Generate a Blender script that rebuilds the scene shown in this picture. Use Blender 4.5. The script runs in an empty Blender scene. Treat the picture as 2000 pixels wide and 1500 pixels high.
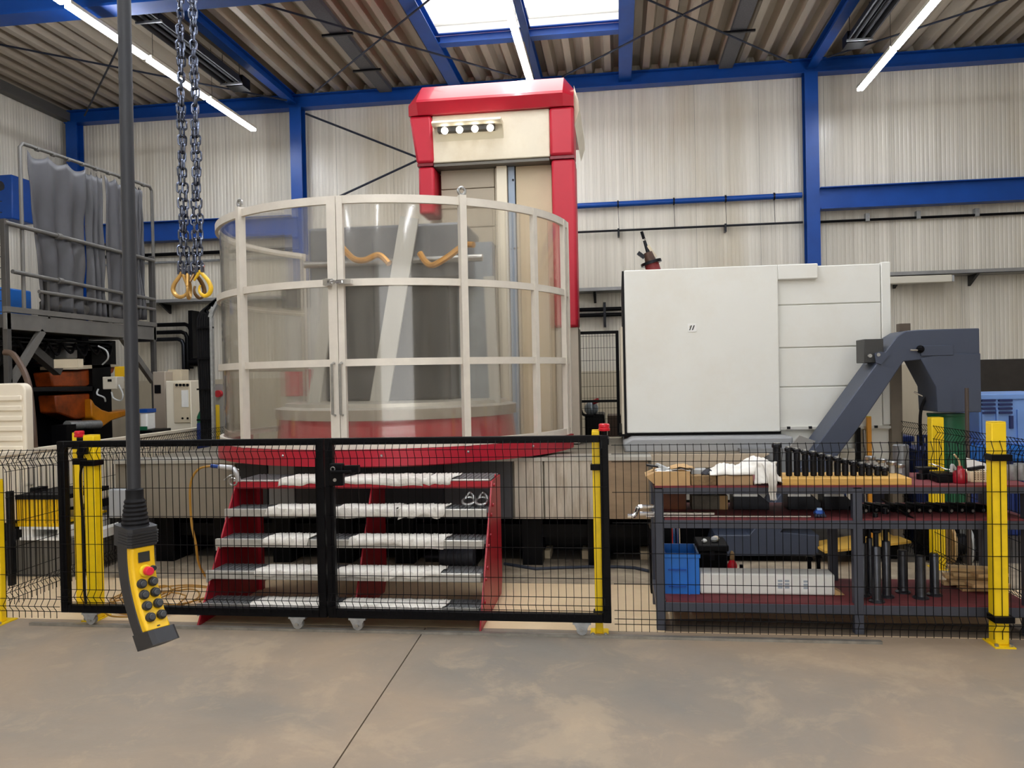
import bpy, bmesh, math, random
from mathutils import Vector, Matrix, noise as mnoise
random.seed(7)
PI = math.pi
SC = bpy.context.scene
COL = SC.collection
V = Vector

# ---------------------------------------------------------------- camera
YAW, PITCH, ROLL, FPX, EYE = 0.132258, -0.009493, -0.020920, 1561.3, 1.7328
_cy, _sy = math.cos(YAW), math.sin(YAW)
_f = V((-_sy*math.cos(PITCH), _cy*math.cos(PITCH), math.sin(PITCH)))
_r0 = V((_cy, _sy, 0)); _u0 = _r0.cross(_f)
_r = math.cos(ROLL)*_r0 + math.sin(ROLL)*_u0
_u = -math.sin(ROLL)*_r0 + math.cos(ROLL)*_u0
_c = V((0, 0, EYE))
cam = bpy.data.cameras.new('camera'); cam.sensor_width = 36; cam.lens = FPX/2000*36; cam.clip_end = 200
camo = bpy.data.objects.new('camera', cam); COL.objects.link(camo)
m = Matrix((_r, _u, -_f)).transposed().to_4x4(); m.translation = _c
camo.matrix_world = m
SC.camera = camo

# ---------------------------------------------------------------- world, exposure
W = bpy.data.worlds.new('world'); SC.world = W; W.use_nodes = True
W.node_tree.nodes['Background'].inputs[0].default_value = (1.0, 0.985, 0.95, 1)
W.node_tree.nodes['Background'].inputs[1].default_value = 2.6
SC.view_settings.view_transform = 'Standard'; SC.view_settings.look = 'None'
SC.view_settings.exposure = 0.32; SC.view_settings.gamma = 1
SC.view_settings.use_curve_mapping = False
SC.cycles.max_bounces = 8; SC.cycles.transparent_max_bounces = 24
SC.cycles.caustics_reflective = False; SC.cycles.caustics_refractive = True
LAMP = 44.0      # strength of the LED strips

# ---------------------------------------------------------------- measuring helpers (survey of the hall: a sight line cut by a real plane)
def ray(px, py): return _f + _r*((px-1000)/FPX) - _u*((py-750)/FPX)
def at(px, py, Y):
    d = ray(px, py); return _c + d*(Y/d.y)
def atz(px, py, z):
    d = ray(px, py); return _c + d*((z-EYE)/d.z)
def atx(px, py, X):
    d = ray(px, py); return _c + d*(X/d.x)

# ---------------------------------------------------------------- materials
MATS = {}
def lin(c):
    return tuple(((x/255)/12.92 if x/255 <= 0.04045 else ((x/255+0.055)/1.055)**2.4) for x in c)
def mat(name, rgb, rough=0.5, metal=0.0, var=0.0, scale=6.0, stretch=(1, 1, 1), bump=0.0, bscale=60.0, spec=0.5, coat=0.0,
        stain=None, stain_scale=1.5, stain_amt=0.5, rvar=0.0):
    if name in MATS: return MATS[name]
    M = bpy.data.materials.new(name); M.use_nodes = True
    nt = M.node_tree; N = nt.nodes; L = nt.links
    b = N['Principled BSDF']
    c = lin(rgb)
    b.inputs['Base Color'].default_value = (*c, 1)
    b.inputs['Roughness'].default_value = rough
    b.inputs['Metallic'].default_value = metal
    b.inputs['Specular IOR Level'].default_value = spec
    if coat: b.inputs['Coat Weight'].default_value = coat; b.inputs['Coat Roughness'].default_value = 0.08
    if var or bump or stain or rvar:
        tc = N.new('ShaderNodeTexCoord'); mp = N.new('ShaderNodeMapping')
        mp.inputs['Scale'].default_value = stretch
        L.new(tc.outputs['Object'], mp.inputs[0])
        n = N.new('ShaderNodeTexNoise'); n.inputs['Scale'].default_value = scale; n.inputs['Detail'].default_value = 7
        n.inputs['Roughness'].default_value = 0.62
        L.new(mp.outputs[0], n.inputs['Vector'])
        last = None
        if var:
            r = N.new('ShaderNodeValToRGB')
            r.color_ramp.elements[0].position = 0.3; r.color_ramp.elements[1].position = 0.7
            r.color_ramp.elements[0].color = (*[max(0, x*(1-var)) for x in c], 1)
            r.color_ramp.elements[1].color = (*[min(1, x*(1+var)) for x in c], 1)
            L.new(n.outputs[0], r.inputs[0]); last = r.outputs[0]
        if stain:
            n2 = N.new('ShaderNodeTexNoise'); n2.inputs['Scale'].default_value = stain_scale; n2.inputs['Detail'].default_value = 9
            n2.inputs['Roughness'].default_value = 0.7
            L.new(mp.outputs[0], n2.inputs['Vector'])
            r2 = N.new('ShaderNodeValToRGB'); r2.color_ramp.elements[0].position = 0.47; r2.color_ramp.elements[1].position = 0.68
            r2.color_ramp.elements[0].color = (0, 0, 0, 1); r2.color_ramp.elements[1].color = (stain_amt,)*3+(1,)
            L.new(n2.outputs[0], r2.inputs[0])
            mx = N.new('ShaderNodeMix'); mx.data_type = 'RGBA'
            L.new(r2.outputs[0], mx.inputs[0])
            if last: L.new(last, mx.inputs[6])
            else: mx.inputs[6].default_value = (*c, 1)
            mx.inputs[7].default_value = (*lin(stain), 1); last = mx.outputs[2]
        if last: L.new(last, b.inputs['Base Color'])
        if rvar:
            mr = N.new('ShaderNodeMapRange'); mr.inputs[3].default_value = max(0.02, rough-rvar); mr.inputs[4].default_value = rough+rvar
            L.new(n.outputs[0], mr.inputs[0]); L.new(mr.outputs[0], b.inputs['Roughness'])
        if bump:
            n3 = N.new('ShaderNodeTexNoise'); n3.inputs['Scale'].default_value = bscale; n3.inputs['Detail'].default_value = 4
            L.new(mp.outputs[0], n3.inputs['Vector'])
            bp = N.new('ShaderNodeBump'); bp.inputs['Strength'].default_value = bump; bp.inputs['Distance'].default_value = 0.01
            L.new(n3.outputs[0], bp.inputs['Height']); L.new(bp.outputs[0], b.inputs['Normal'])
    MATS[name] = M
    return M
def emis(name, rgb, s):
    M = bpy.data.materials.new(name); M.use_nodes = True
    b = M.node_tree.nodes['Principled BSDF']; b.inputs['Base Color'].default_value = (0.9, 0.9, 0.9, 1)
    b.inputs['Emission Color'].default_value = (*lin(rgb), 1); b.inputs['Emission Strength'].default_value = s
    MATS[name] = M; return M

BLUE = mat('blue_steel_paint', (6, 70, 154), 0.42, var=0.12, scale=3, spec=0.4)
RED = mat('red_gloss_paint', (184, 20, 46), 0.34, coat=0.45, var=0.06, scale=2)
REDST = mat('red_stair_paint', (160, 18, 36), 0.4, var=0.12, scale=4, bump=0.05)
CREAM = mat('cream_machine_paint', (222, 212, 190), 0.5, var=0.05, scale=2, stain=(190, 168, 130), stain_scale=1.3, stain_amt=0.35)
WHITEP = mat('white_machine_paint', (226, 226, 219), 0.45, var=0.02, scale=1.2, stain=(212, 202, 180), stain_scale=0.9, stain_amt=0.3)
ALU = mat('aluminium_frame', (218, 211, 199), 0.45, metal=0.15, var=0.06, scale=8)
STEEL = mat('bare_steel', (170, 170, 168), 0.3, metal=0.9, var=0.15, scale=20)
GALV = mat('galvanised_steel', (165, 168, 170), 0.42, metal=0.7, var=0.2, scale=25)
CHROME = mat('chrome', (225, 225, 225), 0.12, metal=1.0)
DARKM = mat('dark_burnished_steel', (30, 31, 36), 0.32, metal=0.7, var=0.25, scale=14)
BLACKP = mat('black_powder_coat', (7, 7, 10), 0.4, var=0.2, scale=10, spec=0.12)
BLACKR = mat('black_rubber', (14, 14, 17), 0.6, var=0.2, scale=10, spec=0.2)
YEL = mat('yellow_post_paint', (244, 206, 8), 0.42, var=0.05, scale=4, stain=(205, 168, 20), stain_scale=5, stain_amt=0.35)
BENCHM = mat('charcoal_bench_paint', (58, 61, 72), 0.5, var=0.12, scale=5)
MATRED = mat('oxblood_rubber_mat', (112, 44, 48), 0.75, var=0.15, scale=9, stain=(60, 28, 30), stain_scale=3, stain_amt=0.5)
REDL = mat('red_leg_paint', (186, 24, 48), 0.5, var=0.05, scale=2)
CONV = mat('slate_grey_paint', (60, 68, 86), 0.45, var=0.08, scale=3)
CARD = mat('cardboard', (190, 155, 108), 0.85, var=0.08, scale=12)
CARD2 = mat('oily_cardboard', (150, 122, 84), 0.8, var=0.25, scale=9, stain=(66, 48, 32), stain_scale=5, stain_amt=0.85)
CLOTH = mat('white_cloth', (232, 229, 222), 0.9, var=0.05, scale=12, bump=0.3, bscale=30)
MATC = mat('absorbent_mat_fibre', (226, 222, 214), 0.9, var=0.10, scale=14, bump=0.35, bscale=90, stain=(168, 160, 150), stain_scale=9, stain_amt=0.55)
WOODL = mat('pale_timber', (205, 172, 122), 0.7, var=0.2, scale=5, stretch=(1, 8, 8))
WOODY = mat('yellow_shuttering_board', (226, 180, 78), 0.6, var=0.12, scale=5)
BLUEB = mat('blue_plastic', (22, 112, 205), 0.4, var=0.06, scale=6)
BLUEL = mat('light_blue_plastic', (120, 160, 225), 0.45, var=0.06, scale=6)
BLUED = mat('dark_blue_plastic', (26, 52, 120), 0.5, var=0.12, scale=6)
GREEND = mat('green_drum_paint', (8, 92, 62), 0.4, var=0.12, scale=6)
REDC = mat('signal_red_plastic', (200, 20, 40), 0.3)
GREYP = mat('light_grey_paint', (168, 170, 170), 0.5, var=0.08, scale=4)
MIDG = mat('mid_grey_paint', (120, 122, 124), 0.5, var=0.1, scale=4)
BEIGE = mat('beige_cabinet_paint', (205, 192, 166), 0.5, var=0.06, scale=4)
ORANGE = mat('orange_cast_paint', (148, 62, 10), 0.4, var=0.35, scale=6, stain=(50, 24, 10), stain_scale=2.5, stain_amt=0.9)
WHITEPL = mat('white_paper', (236, 236, 232), 0.8, var=0.03, scale=20)
HOSEY = mat('amber_hose', (160, 118, 44), 0.4)
CURT = mat('grey_welding_curtain', (74, 74, 78), 0.5, var=0.22, scale=3, stretch=(1, 1, 0.35), stain=(58, 54, 48), stain_scale=1.6, stain_amt=0.6, rvar=0.15)
TUBE = emis('led_diffuser', (244, 248, 255), LAMP)
BULB = emis('lamp_bulb', (255, 246, 230), 6)

def wall_material(name, base, st):
    M = bpy.data.materials.new(name); M.use_nodes = True
    nt = M.node_tree; N = nt.nodes; L = nt.links; b = N['Principled BSDF']
    tc = N.new('ShaderNodeTexCoord'); mp = N.new('ShaderNodeMapping'); mp.inputs['Scale'].default_value = (6, 6, 0.12)
    oi = N.new('ShaderNodeNewGeometry')
    L.new(oi.outputs['Position'], mp.inputs[0])
    n = N.new('ShaderNodeTexNoise'); n.inputs['Scale'].default_value = 1.6; n.inputs['Detail'].default_value = 8
    L.new(mp.outputs[0], n.inputs[0])
    r = N.new('ShaderNodeValToRGB'); e = r.color_ramp.elements
    e[0].position = 0.32; e[0].color = (*lin([x-15 for x in base]), 1); e[1].position = 0.66; e[1].color = (*lin([min(255, x+8) for x in base]), 1)
    L.new(n.outputs[0], r.inputs[0])
    mp2 = N.new('ShaderNodeMapping'); mp2.inputs['Scale'].default_value = (1.1, 1.1, 0.22); L.new(oi.outputs['Position'], mp2.inputs[0])
    n2 = N.new('ShaderNodeTexNoise'); n2.inputs['Scale'].default_value = 1.0; n2.inputs['Detail'].default_value = 6; L.new(mp2.outputs[0], n2.inputs[0])
    r2 = N.new('ShaderNodeValToRGB'); r2.color_ramp.elements[0].position = 0.5; r2.color_ramp.elements[1].position = 0.72
    r2.color_ramp.elements[0].color = (0, 0, 0, 1); r2.color_ramp.elements[1].color = (0.6, 0.6, 0.6, 1); L.new(n2.outputs[0], r2.inputs[0])
    mx = N.new('ShaderNodeMix'); mx.data_type = 'RGBA'; L.new(r2.outputs[0], mx.inputs[0]); L.new(r.outputs[0], mx.inputs[6])
    mx.inputs[7].default_value = (*lin(st), 1); L.new(mx.outputs[2], b.inputs['Base Color'])
    b.inputs['Roughness'].default_value = 0.3; b.inputs['Specular IOR Level'].default_value = 0.45
    MATS[name] = M; return M
WALLM = wall_material('ribbed_wall_cladding', (224, 218, 204), (198, 184, 154))

def floor_material(name, base, dark, light, scale=1.0, rough=0.55):
    M = bpy.data.materials.new(name); M.use_nodes = True
    nt = M.node_tree; N = nt.nodes; L = nt.links; b = N['Principled BSDF']
    g = N.new('ShaderNodeNewGeometry')
    def noise(s, d, rr, off, dist=0.0):
        mp = N.new('ShaderNodeMapping'); mp.inputs['Location'].default_value = off; L.new(g.outputs['Position'], mp.inputs[0])
        n = N.new('ShaderNodeTexNoise'); n.inputs['Scale'].default_value = s*scale; n.inputs['Detail'].default_value = d
        n.inputs['Roughness'].default_value = rr; n.inputs['Distortion'].default_value = dist
        L.new(mp.outputs[0], n.inputs[0]); return n.outputs[0]
    def ramp(src, p0, p1, c0, c1):
        r = N.new('ShaderNodeValToRGB'); r.color_ramp.elements[0].position = p0; r.color_ramp.elements[1].position = p1
        r.color_ramp.elements[0].color = c0; r.color_ramp.elements[1].color = c1; L.new(src, r.inputs[0]); return r.outputs[0]
    def mixc(fac, a, col):
        mx = N.new('ShaderNodeMix'); mx.data_type = 'RGBA'; L.new(fac, mx.inputs[0]); L.new(a, mx.inputs[6])
        mx.inputs[7].default_value = (*lin(col), 1); return mx.outputs[2]
    big = noise(0.55, 6, 0.6, (3, 1, 0), 0.6)
    c = ramp(big, 0.35, 0.68, (*lin(base), 1), (*lin(dark), 1))
    sp = noise(3.2, 9, 0.72, (0, 7, 0), 0.5)
    c = mixc(ramp(sp, 0.53, 0.62, (0, 0, 0, 1), (0.22, 0.22, 0.22, 1)), c, light)
    md_ = noise(1.1, 8, 0.68, (11, 2, 0), 0.4)
    c = mixc(ramp(md_, 0.55, 0.63, (0, 0, 0, 1), (0.32, 0.32, 0.32, 1)), c, light)
    fi = noise(28, 5, 0.7, (5, 5, 5))
    c = mixc(ramp(fi, 0.62, 0.72, (0, 0, 0, 1), (0.35, 0.35, 0.35, 1)), c, dark)
    L.new(c, b.inputs['Base Color'])
    mr = N.new('ShaderNodeMapRange'); mr.inputs[3].default_value = rough-0.18; mr.inputs[4].default_value = rough+0.22
    L.new(sp, mr.inputs[0]); L.new(mr.outputs[0], b.inputs['Roughness'])
    bp = N.new('ShaderNodeBump'); bp.inputs['Strength'].default_value = 0.12; bp.inputs['Distance'].default_value = 0.01
    L.new(fi, bp.inputs['Height']); L.new(bp.outputs[0], b.inputs['Normal'])
    MATS[name] = M; return M
FLOORM = floor_material('worn_grey_brown_concrete', (156, 137, 116), (124, 118, 110), (186, 165, 136), 1.0, 0.55)
FLOORB = floor_material('sand_painted_concrete', (226, 202, 164), (206, 182, 146), (236, 216, 182), 1.3, 0.55)
RAWC = floor_material('raw_broken_concrete', (176, 160, 136), (120, 108, 94), (196, 184, 162), 4.0, 0.75)

def pane_material():
    M = bpy.data.materials.new('scratched_polycarbonate'); M.use_nodes = True
    nt = M.node_tree; N = nt.nodes; L = nt.links
    for n in list(N): N.remove(n)
    out = N.new('ShaderNodeOutputMaterial')
    tr = N.new('ShaderNodeBsdfTransparent'); tr.inputs[0].default_value = (0.97, 0.965, 0.95, 1)
    rf = N.new('ShaderNodeBsdfRefraction'); rf.inputs['IOR'].default_value = 1.02; rf.inputs['Roughness'].default_value = 0.12
    rf.inputs[0].default_value = (0.94, 0.93, 0.90, 1)
    df = N.new('ShaderNodeBsdfDiffuse'); df.inputs[0].default_value = (*lin((206, 200, 188)), 1)
    gl = N.new('ShaderNodeBsdfGlossy'); gl.inputs['Roughness'].default_value = 0.07
    g = N.new('ShaderNodeNewGeometry'); mp = N.new('ShaderNodeMapping'); mp.inputs['Scale'].default_value = (9, 9, 0.7); L.new(g.outputs['Position'], mp.inputs[0])
    n = N.new('ShaderNodeTexNoise'); n.inputs['Scale'].default_value = 1.2; n.inputs['Detail'].default_value = 8; L.new(mp.outputs[0], n.inputs[0])
    mr = N.new('ShaderNodeMapRange'); mr.inputs[1].default_value = 0.3; mr.inputs[2].default_value = 0.7; mr.inputs[3].default_value = 0.02; mr.inputs[4].default_value = 0.08
    L.new(n.outputs[0], mr.inputs[0])
    a = N.new('ShaderNodeMixShader'); a.inputs[0].default_value = 0.3; L.new(tr.outputs[0], a.inputs[1]); L.new(rf.outputs[0], a.inputs[2])
    b = N.new('ShaderNodeMixShader'); L.new(mr.outputs[0], b.inputs[0]); L.new(a.outputs[0], b.inputs[1]); L.new(df.outputs[0], b.inputs[2])
    vm = N.new('ShaderNodeVectorMath'); vm.operation = 'DOT_PRODUCT'; L.new(g.outputs['Incoming'], vm.inputs[0]); L.new(g.outputs['Normal'], vm.inputs[1])
    def mth(op, a, bv=None):
        q = N.new('ShaderNodeMath'); q.operation = op; L.new(a, q.inputs[0])
        if bv is not None: q.inputs[1].default_value = bv
        return q.outputs[0]
    x_ = mth('ABSOLUTE', vm.outputs['Value']); x_ = mth('SUBTRACT', x_, 1.0); x_ = mth('ABSOLUTE', x_); x_ = mth('POWER', x_, 5.0); x_ = mth('MULTIPLY', x_, 0.6); x_ = mth('ADD', x_, 0.05)
    c = N.new('ShaderNodeMixShader'); L.new(x_, c.inputs[0]); L.new(b.outputs[0], c.inputs[1]); L.new(gl.outputs[0], c.inputs[2])
    L.new(c.outputs[0], out.inputs[0]); MATS[M.name] = M; return M
PANE = pane_material()
def sky_pane_material():
    M = bpy.data.materials.new('skylight_polycarbonate'); M.use_nodes = True
    nt = M.node_tree; N = nt.nodes; L = nt.links
    for n in list(N): N.remove(n)
    out = N.new('ShaderNodeOutputMaterial'); tr = N.new('ShaderNodeBsdfTransparent'); tl = N.new('ShaderNodeBsdfTranslucent')
    tl.inputs[0].default_value = (0.95, 0.95, 0.93, 1); a = N.new('ShaderNodeMixShader'); a.inputs[0].default_value = 0.3
    L.new(tr.outputs[0], a.inputs[1]); L.new(tl.outputs[0], a.inputs[2]); L.new(a.outputs[0], out.inputs[0]); return M
SKYP = sky_pane_material()

# ---------------------------------------------------------------- mesh builder
ORG = {}
class MB:
    def __init__(s): s.v = []; s.f = []
    def add(s, vs, fs):
        o = len(s.v); s.v += [V(p) for p in vs]; s.f += [tuple(i+o for i in f) for f in fs]; return s
    def box(s, x0, x1, y0, y1, z0, z1):
        return s.add([(x0,y0,z0),(x1,y0,z0),(x1,y1,z0),(x0,y1,z0),(x0,y0,z1),(x1,y0,z1),(x1,y1,z1),(x0,y1,z1)],
                     [(3,2,1,0),(4,5,6,7),(0,1,5,4),(1,2,6,5),(2,3,7,6),(3,0,4,7)])
    def bar(s, p0, p1, w, h, up=(0,0,1)):
        p0, p1 = V(p0), V(p1); d = (p1-p0).normalized(); up = V(up)
        a = d.cross(up)
        if a.length < 1e-4: a = d.cross(V((0,1,0)))
        a.normalize(); b = a.cross(d).normalized(); a *= w/2; b *= h/2
        return s.add([p0-a-b, p0+a-b, p0+a+b, p0-a+b, p1-a-b, p1+a-b, p1+a+b, p1-a+b],
                     [(3,2,1,0),(4,5,6,7),(0,1,5,4),(1,2,6,5),(2,3,7,6),(3,0,4,7)])
    def tube(s, pts, r, n=8, closed=False):
        pts = [V(p) for p in pts]; N = len(pts); o = len(s.v); prev = None
        rr = r if isinstance(r, (list, tuple)) else [r]*N
        for i, p in enumerate(pts):
            if closed: d = pts[(i+1) % N]-pts[i-1]
            else: d = pts[min(i+1, N-1)]-pts[max(i-1, 0)]
            d.normalize()
            if prev is None:
                a = d.cross(V((0,0,1)))
                if a.length < 0.05: a = d.cross(V((0,1,0)))
            else: a = prev - d*prev.dot(d)
            a.normalize(); prev = a; b = d.cross(a)
            for k in range(n):
                t = 2*PI*k/n + PI/n; s.v.append(p + (a*math.cos(t)+b*math.sin(t))*rr[i])
        M = N if closed else N-1
        for i in range(M):
            for k in range(n):
                j = (i+1) % N
                s.f.append((o+i*n+k, o+i*n+(k+1) % n, o+j*n+(k+1) % n, o+j*n+k))
        if not closed:
            s.f.append(tuple(o+k for k in reversed(range(n)))); s.f.append(tuple(o+(N-1)*n+k for k in range(n)))
        return s
    def cyl(s, p0, p1, r, n=16, r1=None): return s.tube([p0, p1], [r, r if r1 is None else r1], n)
    def lathe(s, prof, c=(0,0,0), n=24, axis='Z'):
        o = len(s.v); c = V(c)
        for (r, z) in prof:
            for k in range(n):
                t = 2*PI*k/n; x, y = r*math.cos(t), r*math.sin(t)
                p = {'Z': (x, y, z), 'X': (z, x, y), 'Y': (y, z, x)}[axis]
                s.v.append(c+V(p))
        for i in range(len(prof)-1):
            for k in range(n): s.f.append((o+i*n+k, o+i*n+(k+1) % n, o+(i+1)*n+(k+1) % n, o+(i+1)*n+k))
        s.f.append(tuple(o+k for k in reversed(range(n)))); e = o+(len(prof)-1)*n; s.f.append(tuple(e+k for k in range(n)))
        return s
    def prism(s, poly, a0, a1, plane='XZ'):
        n = len(poly)
        def P(q, a): return {'XZ': (q[0], a, q[1]), 'YZ': (a, q[0], q[1]), 'XY': (q[0], q[1], a)}[plane]
        return s.add([P(q, a0) for q in poly]+[P(q, a1) for q in poly],
                     [tuple(range(n)), tuple(reversed(range(n, 2*n)))]+[(i, i+n, (i+1) % n+n, (i+1) % n) for i in range(n)])
    def ball(s, c, r, n=12, sc=(1,1,1)):
        prof = [(max(0.001, r*math.sin(PI*i/(n//2))), -r*math.cos(PI*i/(n//2))) for i in range(n//2+1)]
        o = len(s.v); s.lathe(prof, (0,0,0), n)
        for i in range(o, len(s.v)): s.v[i] = V((s.v[i].x*sc[0], s.v[i].y*sc[1], s.v[i].z*sc[2]))+V(c)
        return s
    def ring(s, c, R, r, normal=(0,0,1), n=24, m=8):
        nn = V(normal).normalized(); a = nn.orthogonal().normalized(); b = nn.cross(a)
        return s.tube([V(c)+(a*math.cos(2*PI*i/n)+b*math.sin(2*PI*i/n))*R for i in range(n)], r, m, True)
    def arc(s, c, R, a0, a1, z0, z1, th, n=24):
        # curved slab about a vertical axis; angle 0 faces the viewer (-Y), positive to +X
        o = len(s.v)
        for i in range(n+1):
            a = math.radians(a0+(a1-a0)*i/n)
            for (rr, z) in ((R, z0), (R+th, z0), (R+th, z1), (R, z1)):
                s.v.append(V((c[0]+rr*math.sin(a), c[1]-rr*math.cos(a), z)))
        for i in range(n):
            for k in range(4):
                s.f.append((o+i*4+k, o+i*4+(k+1) % 4, o+(i+1)*4+(k+1) % 4, o+(i+1)*4+k))
        s.f.append((o+3, o+2, o+1, o)); e = o+n*4; s.f.append((e, e+1, e+2, e+3))
        return s
    def grid(s, fn, nu, nv):
        o = len(s.v)
        for i in range(nu+1):
            for j in range(nv+1): s.v.append(V(fn(i/nu, j/nv)))
        for i in range(nu):
            for j in range(nv):
                s.f.append((o+i*(nv+1)+j, o+(i+1)*(nv+1)+j, o+(i+1)*(nv+1)+j+1, o+i*(nv+1)+j+1))
        return s
    def xf(s, M):
        s.v = [M @ p for p in s.v]; return s
    def build(s, name, mt, parent=None, bevel=0.0, loc=None, smooth=0.6, solid=0.0):
        if parent is not None: org = ORG[parent.name]
        elif loc is not None: org = V(loc)
        else:
            xs = [p.x for p in s.v]; ys = [p.y for p in s.v]; zs = [p.z for p in s.v]
            org = V(((min(xs)+max(xs))/2, (min(ys)+max(ys))/2, min(zs)))
        me = bpy.data.meshes.new(name); me.from_pydata([p-org for p in s.v], [], s.f)
        bm = bmesh.new(); bm.from_mesh(me); bmesh.ops.recalc_face_normals(bm, faces=bm.faces); bm.to_mesh(me); bm.free()
        me.materials.append(mt)
        me.polygons.foreach_set('use_smooth', [True]*len(me.polygons)); me.set_sharp_from_angle(angle=smooth)
        o = bpy.data.objects.new(name, me); COL.objects.link(o)
        if parent is not None: o.parent = parent; ORG[o.name] = org
        else: o.location = org; ORG[o.name] = org
        if solid:
            md = o.modifiers.new('thick', 'SOLIDIFY'); md.thickness = solid; md.offset = 0
        if bevel:
            md = o.modifiers.new('bevel', 'BEVEL'); md.width = bevel; md.segments = 2; md.limit_method = 'ANGLE'; md.angle_limit = 0.7
        return o
def tag(o, label, cat, group=None, kind=None):
    if label: o['label'] = label
    if cat: o['category'] = cat
    if group: o['group'] = group
    if kind: o['kind'] = kind
    return o
def thing(name, label, cat, loc, group=None):
    o = bpy.data.objects.new(name, None); COL.objects.link(o); o.location = V(loc); o.empty_display_size = 0.1
    ORG[o.name] = V(loc); return tag(o, label, cat, group)
def struct(o, label=None):
    o['kind'] = 'structure'
    if label: o['label'] = label
    return o
def root(name, loc=(0,0,0), label=None):
    o = bpy.data.objects.new(name, None); COL.objects.link(o); o.location = V(loc); ORG[o.name] = V(loc); o['kind'] = 'structure'
    if label: o['label'] = label
    return o
def clone(src, delta=None, parent=None, name=None):
    c = src.copy(); COL.objects.link(c)
    if parent is not None: c.parent = parent
    if delta is not None: c.location = src.location+V(delta)
    ORG[c.name] = ORG[src.name]+(V(delta) if delta is not None else V((0,0,0)))
    return c
def copy_tree(src, delta, label=None):
    c = clone(src, delta)
    if label: c['label'] = label
    for ch in [o for o in src.children]:
        d = clone(ch, None, c)
        for g in ch.children: clone(g, None, d)
    return c
def jit(a): return random.uniform(-a, a)
def ns(x, y=0.0, z=0.0): return mnoise.noise(V((x, y, z)))
# ================================================================ the hall
YW = 13.2; XL = -9.7; ZR = 6.6
# floors
fl = root('floor', (0,0,0), 'worn grey-brown concrete floor in front of the fence')
J = [V((-1.36, 5.42, 0)), V((-0.90, -9, 0))]
MB().prism([(-12,-9),(J[1].x-0.004,-9),(J[0].x-0.004,5.42),(-12,5.42)], -0.2, 0.0, 'XY').build('floor_slab', FLOORM, fl, smooth=0.1)
MB().prism([(J[1].x+0.004,-9),(9.2,-9),(9.2,5.42),(J[0].x+0.004,5.42)], -0.2, 0.0, 'XY').build('floor_slab', FLOORM, fl, smooth=0.1)
MB().prism([(J[1].x-0.02,-9),(J[1].x+0.02,-9),(J[0].x+0.02,5.42),(J[0].x-0.02,5.42)], -0.2, -0.012, 'XY').build('floor_joint', mat('joint_dirt', (70,62,54), 0.9), fl)
struct(MB().box(-12, 9.2, 5.42, 6.62, -0.2, 0.001).build('floor', FLOORB, loc=(0,6,-0.2)), 'sand-coloured painted floor inside the fence')
struct(MB().box(-12, 9.2, 6.62, 7.5, -0.2, 0.004).build('floor', RAWC, loc=(0,7,-0.2)), 'rough unpainted concrete strip along the machine bed')
struct(MB().box(-12, 9.2, 7.5, YW, -0.2, -0.002).build('floor', mat('dark_brown_concrete', (92,84,74), 0.6, var=0.3, scale=2), loc=(0,10,-0.2)), 'dark floor under and behind the machine')  # floor coloured darker, with random tone, under and behind the machine
struct(MB().prism([(0.28,5.43),(2.75,5.43),(2.7,5.74),(1.6,5.70),(0.9,5.76),(0.3,5.70)], 0.0005, 0.0025, 'XY').build('floor', floor_material('shaded_dirty_concrete', (104,90,74), (80,70,60), (128,112,92), 3.0, 0.7), loc=(1.5,5.6,0)), 'dirty concrete strip with the bench shadow painted in, under the workbench front')  # bench shadow put into the colour of this dirty concrete strip

# back wall: one metre cladding panels with micro ribs
wb = root('wall_back', (0, YW, 0), 'pale ribbed metal cladding of the back wall')
def panel_mesh(w, z0, z1):
    mb = MB(); n = int(w/0.0625); pr = []
    for i in range(n):
        x = i*w/n
        pr += [(x, 0.0), (x+0.034, 0.0), (x+0.042, 0.0035), (x+0.055, 0.0035)]
    pr.append((w-0.003, 0.0))
    o = 0
    vs = [(p[0], p[1], z0) for p in pr]+[(p[0], p[1], z1) for p in pr]; k = len(pr)
    mb.add(vs, [(i, i+1, i+1+k, i+k) for i in range(k-1)])
    return mb
pm = panel_mesh(1.0, 1.78, 6.75)
first = None
for i in range(20):
    x = XL + i*1.0
    if first is None:
        pmm = MB(); pmm.add([p+V((x, YW, 0)) for p in pm.v], pm.f)
        first = pmm.build('wall_panel', WALLM, wb, smooth=0.3)
    else: clone(first, (i*1.0, 0, 0), wb)
PLAST = mat('pale_lower_cladding', (196,184,160), 0.5, var=0.08, scale=1.5, stretch=(3,3,0.4))
MB().box(XL, 4.95, YW-0.005, YW+0.12, -0.05, 1.79).build('lower_cladding', PLAST, wb)
struct(MB().box(XL, XL+20, YW+0.06, YW+0.2, -0.05, 6.9).build('wall_back', mat('wall_core', (120,116,108), 0.8), loc=(0,YW,0)), 'dark core behind the wall cladding')
struct(MB().box(4.95, 9.2, YW-0.06, YW+0.05, 0, 1.84).build('baseboard_back', mat('dark_plinth', (52,47,42), 0.7, var=0.2), loc=(7,YW,0)), 'dark brown plinth at foot of the back wall on the right')
# left wall
wl = root('wall_left', (XL, 9, 0), 'pale cladding of the left side wall')
first = None
for i in range(22):
    y = -8.8 + i*1.0
    if first is None:
        q = MB(); q.add([V((XL+0.0-p.y, y+p.x, p.z if p.z > 2 else 0.0)) for p in pm.v], pm.f); first = q.build('wall_panel', WALLM, wl, smooth=0.3)
    else: clone(first, (0, i*1.0, 0), wl)
struct(MB().box(XL-0.2, XL-0.05, -8.8, YW+0.1, -0.05, 6.9).build('wall_left', MATS['wall_core'], loc=(XL,9,0)), 'core behind the left wall cladding')

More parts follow.
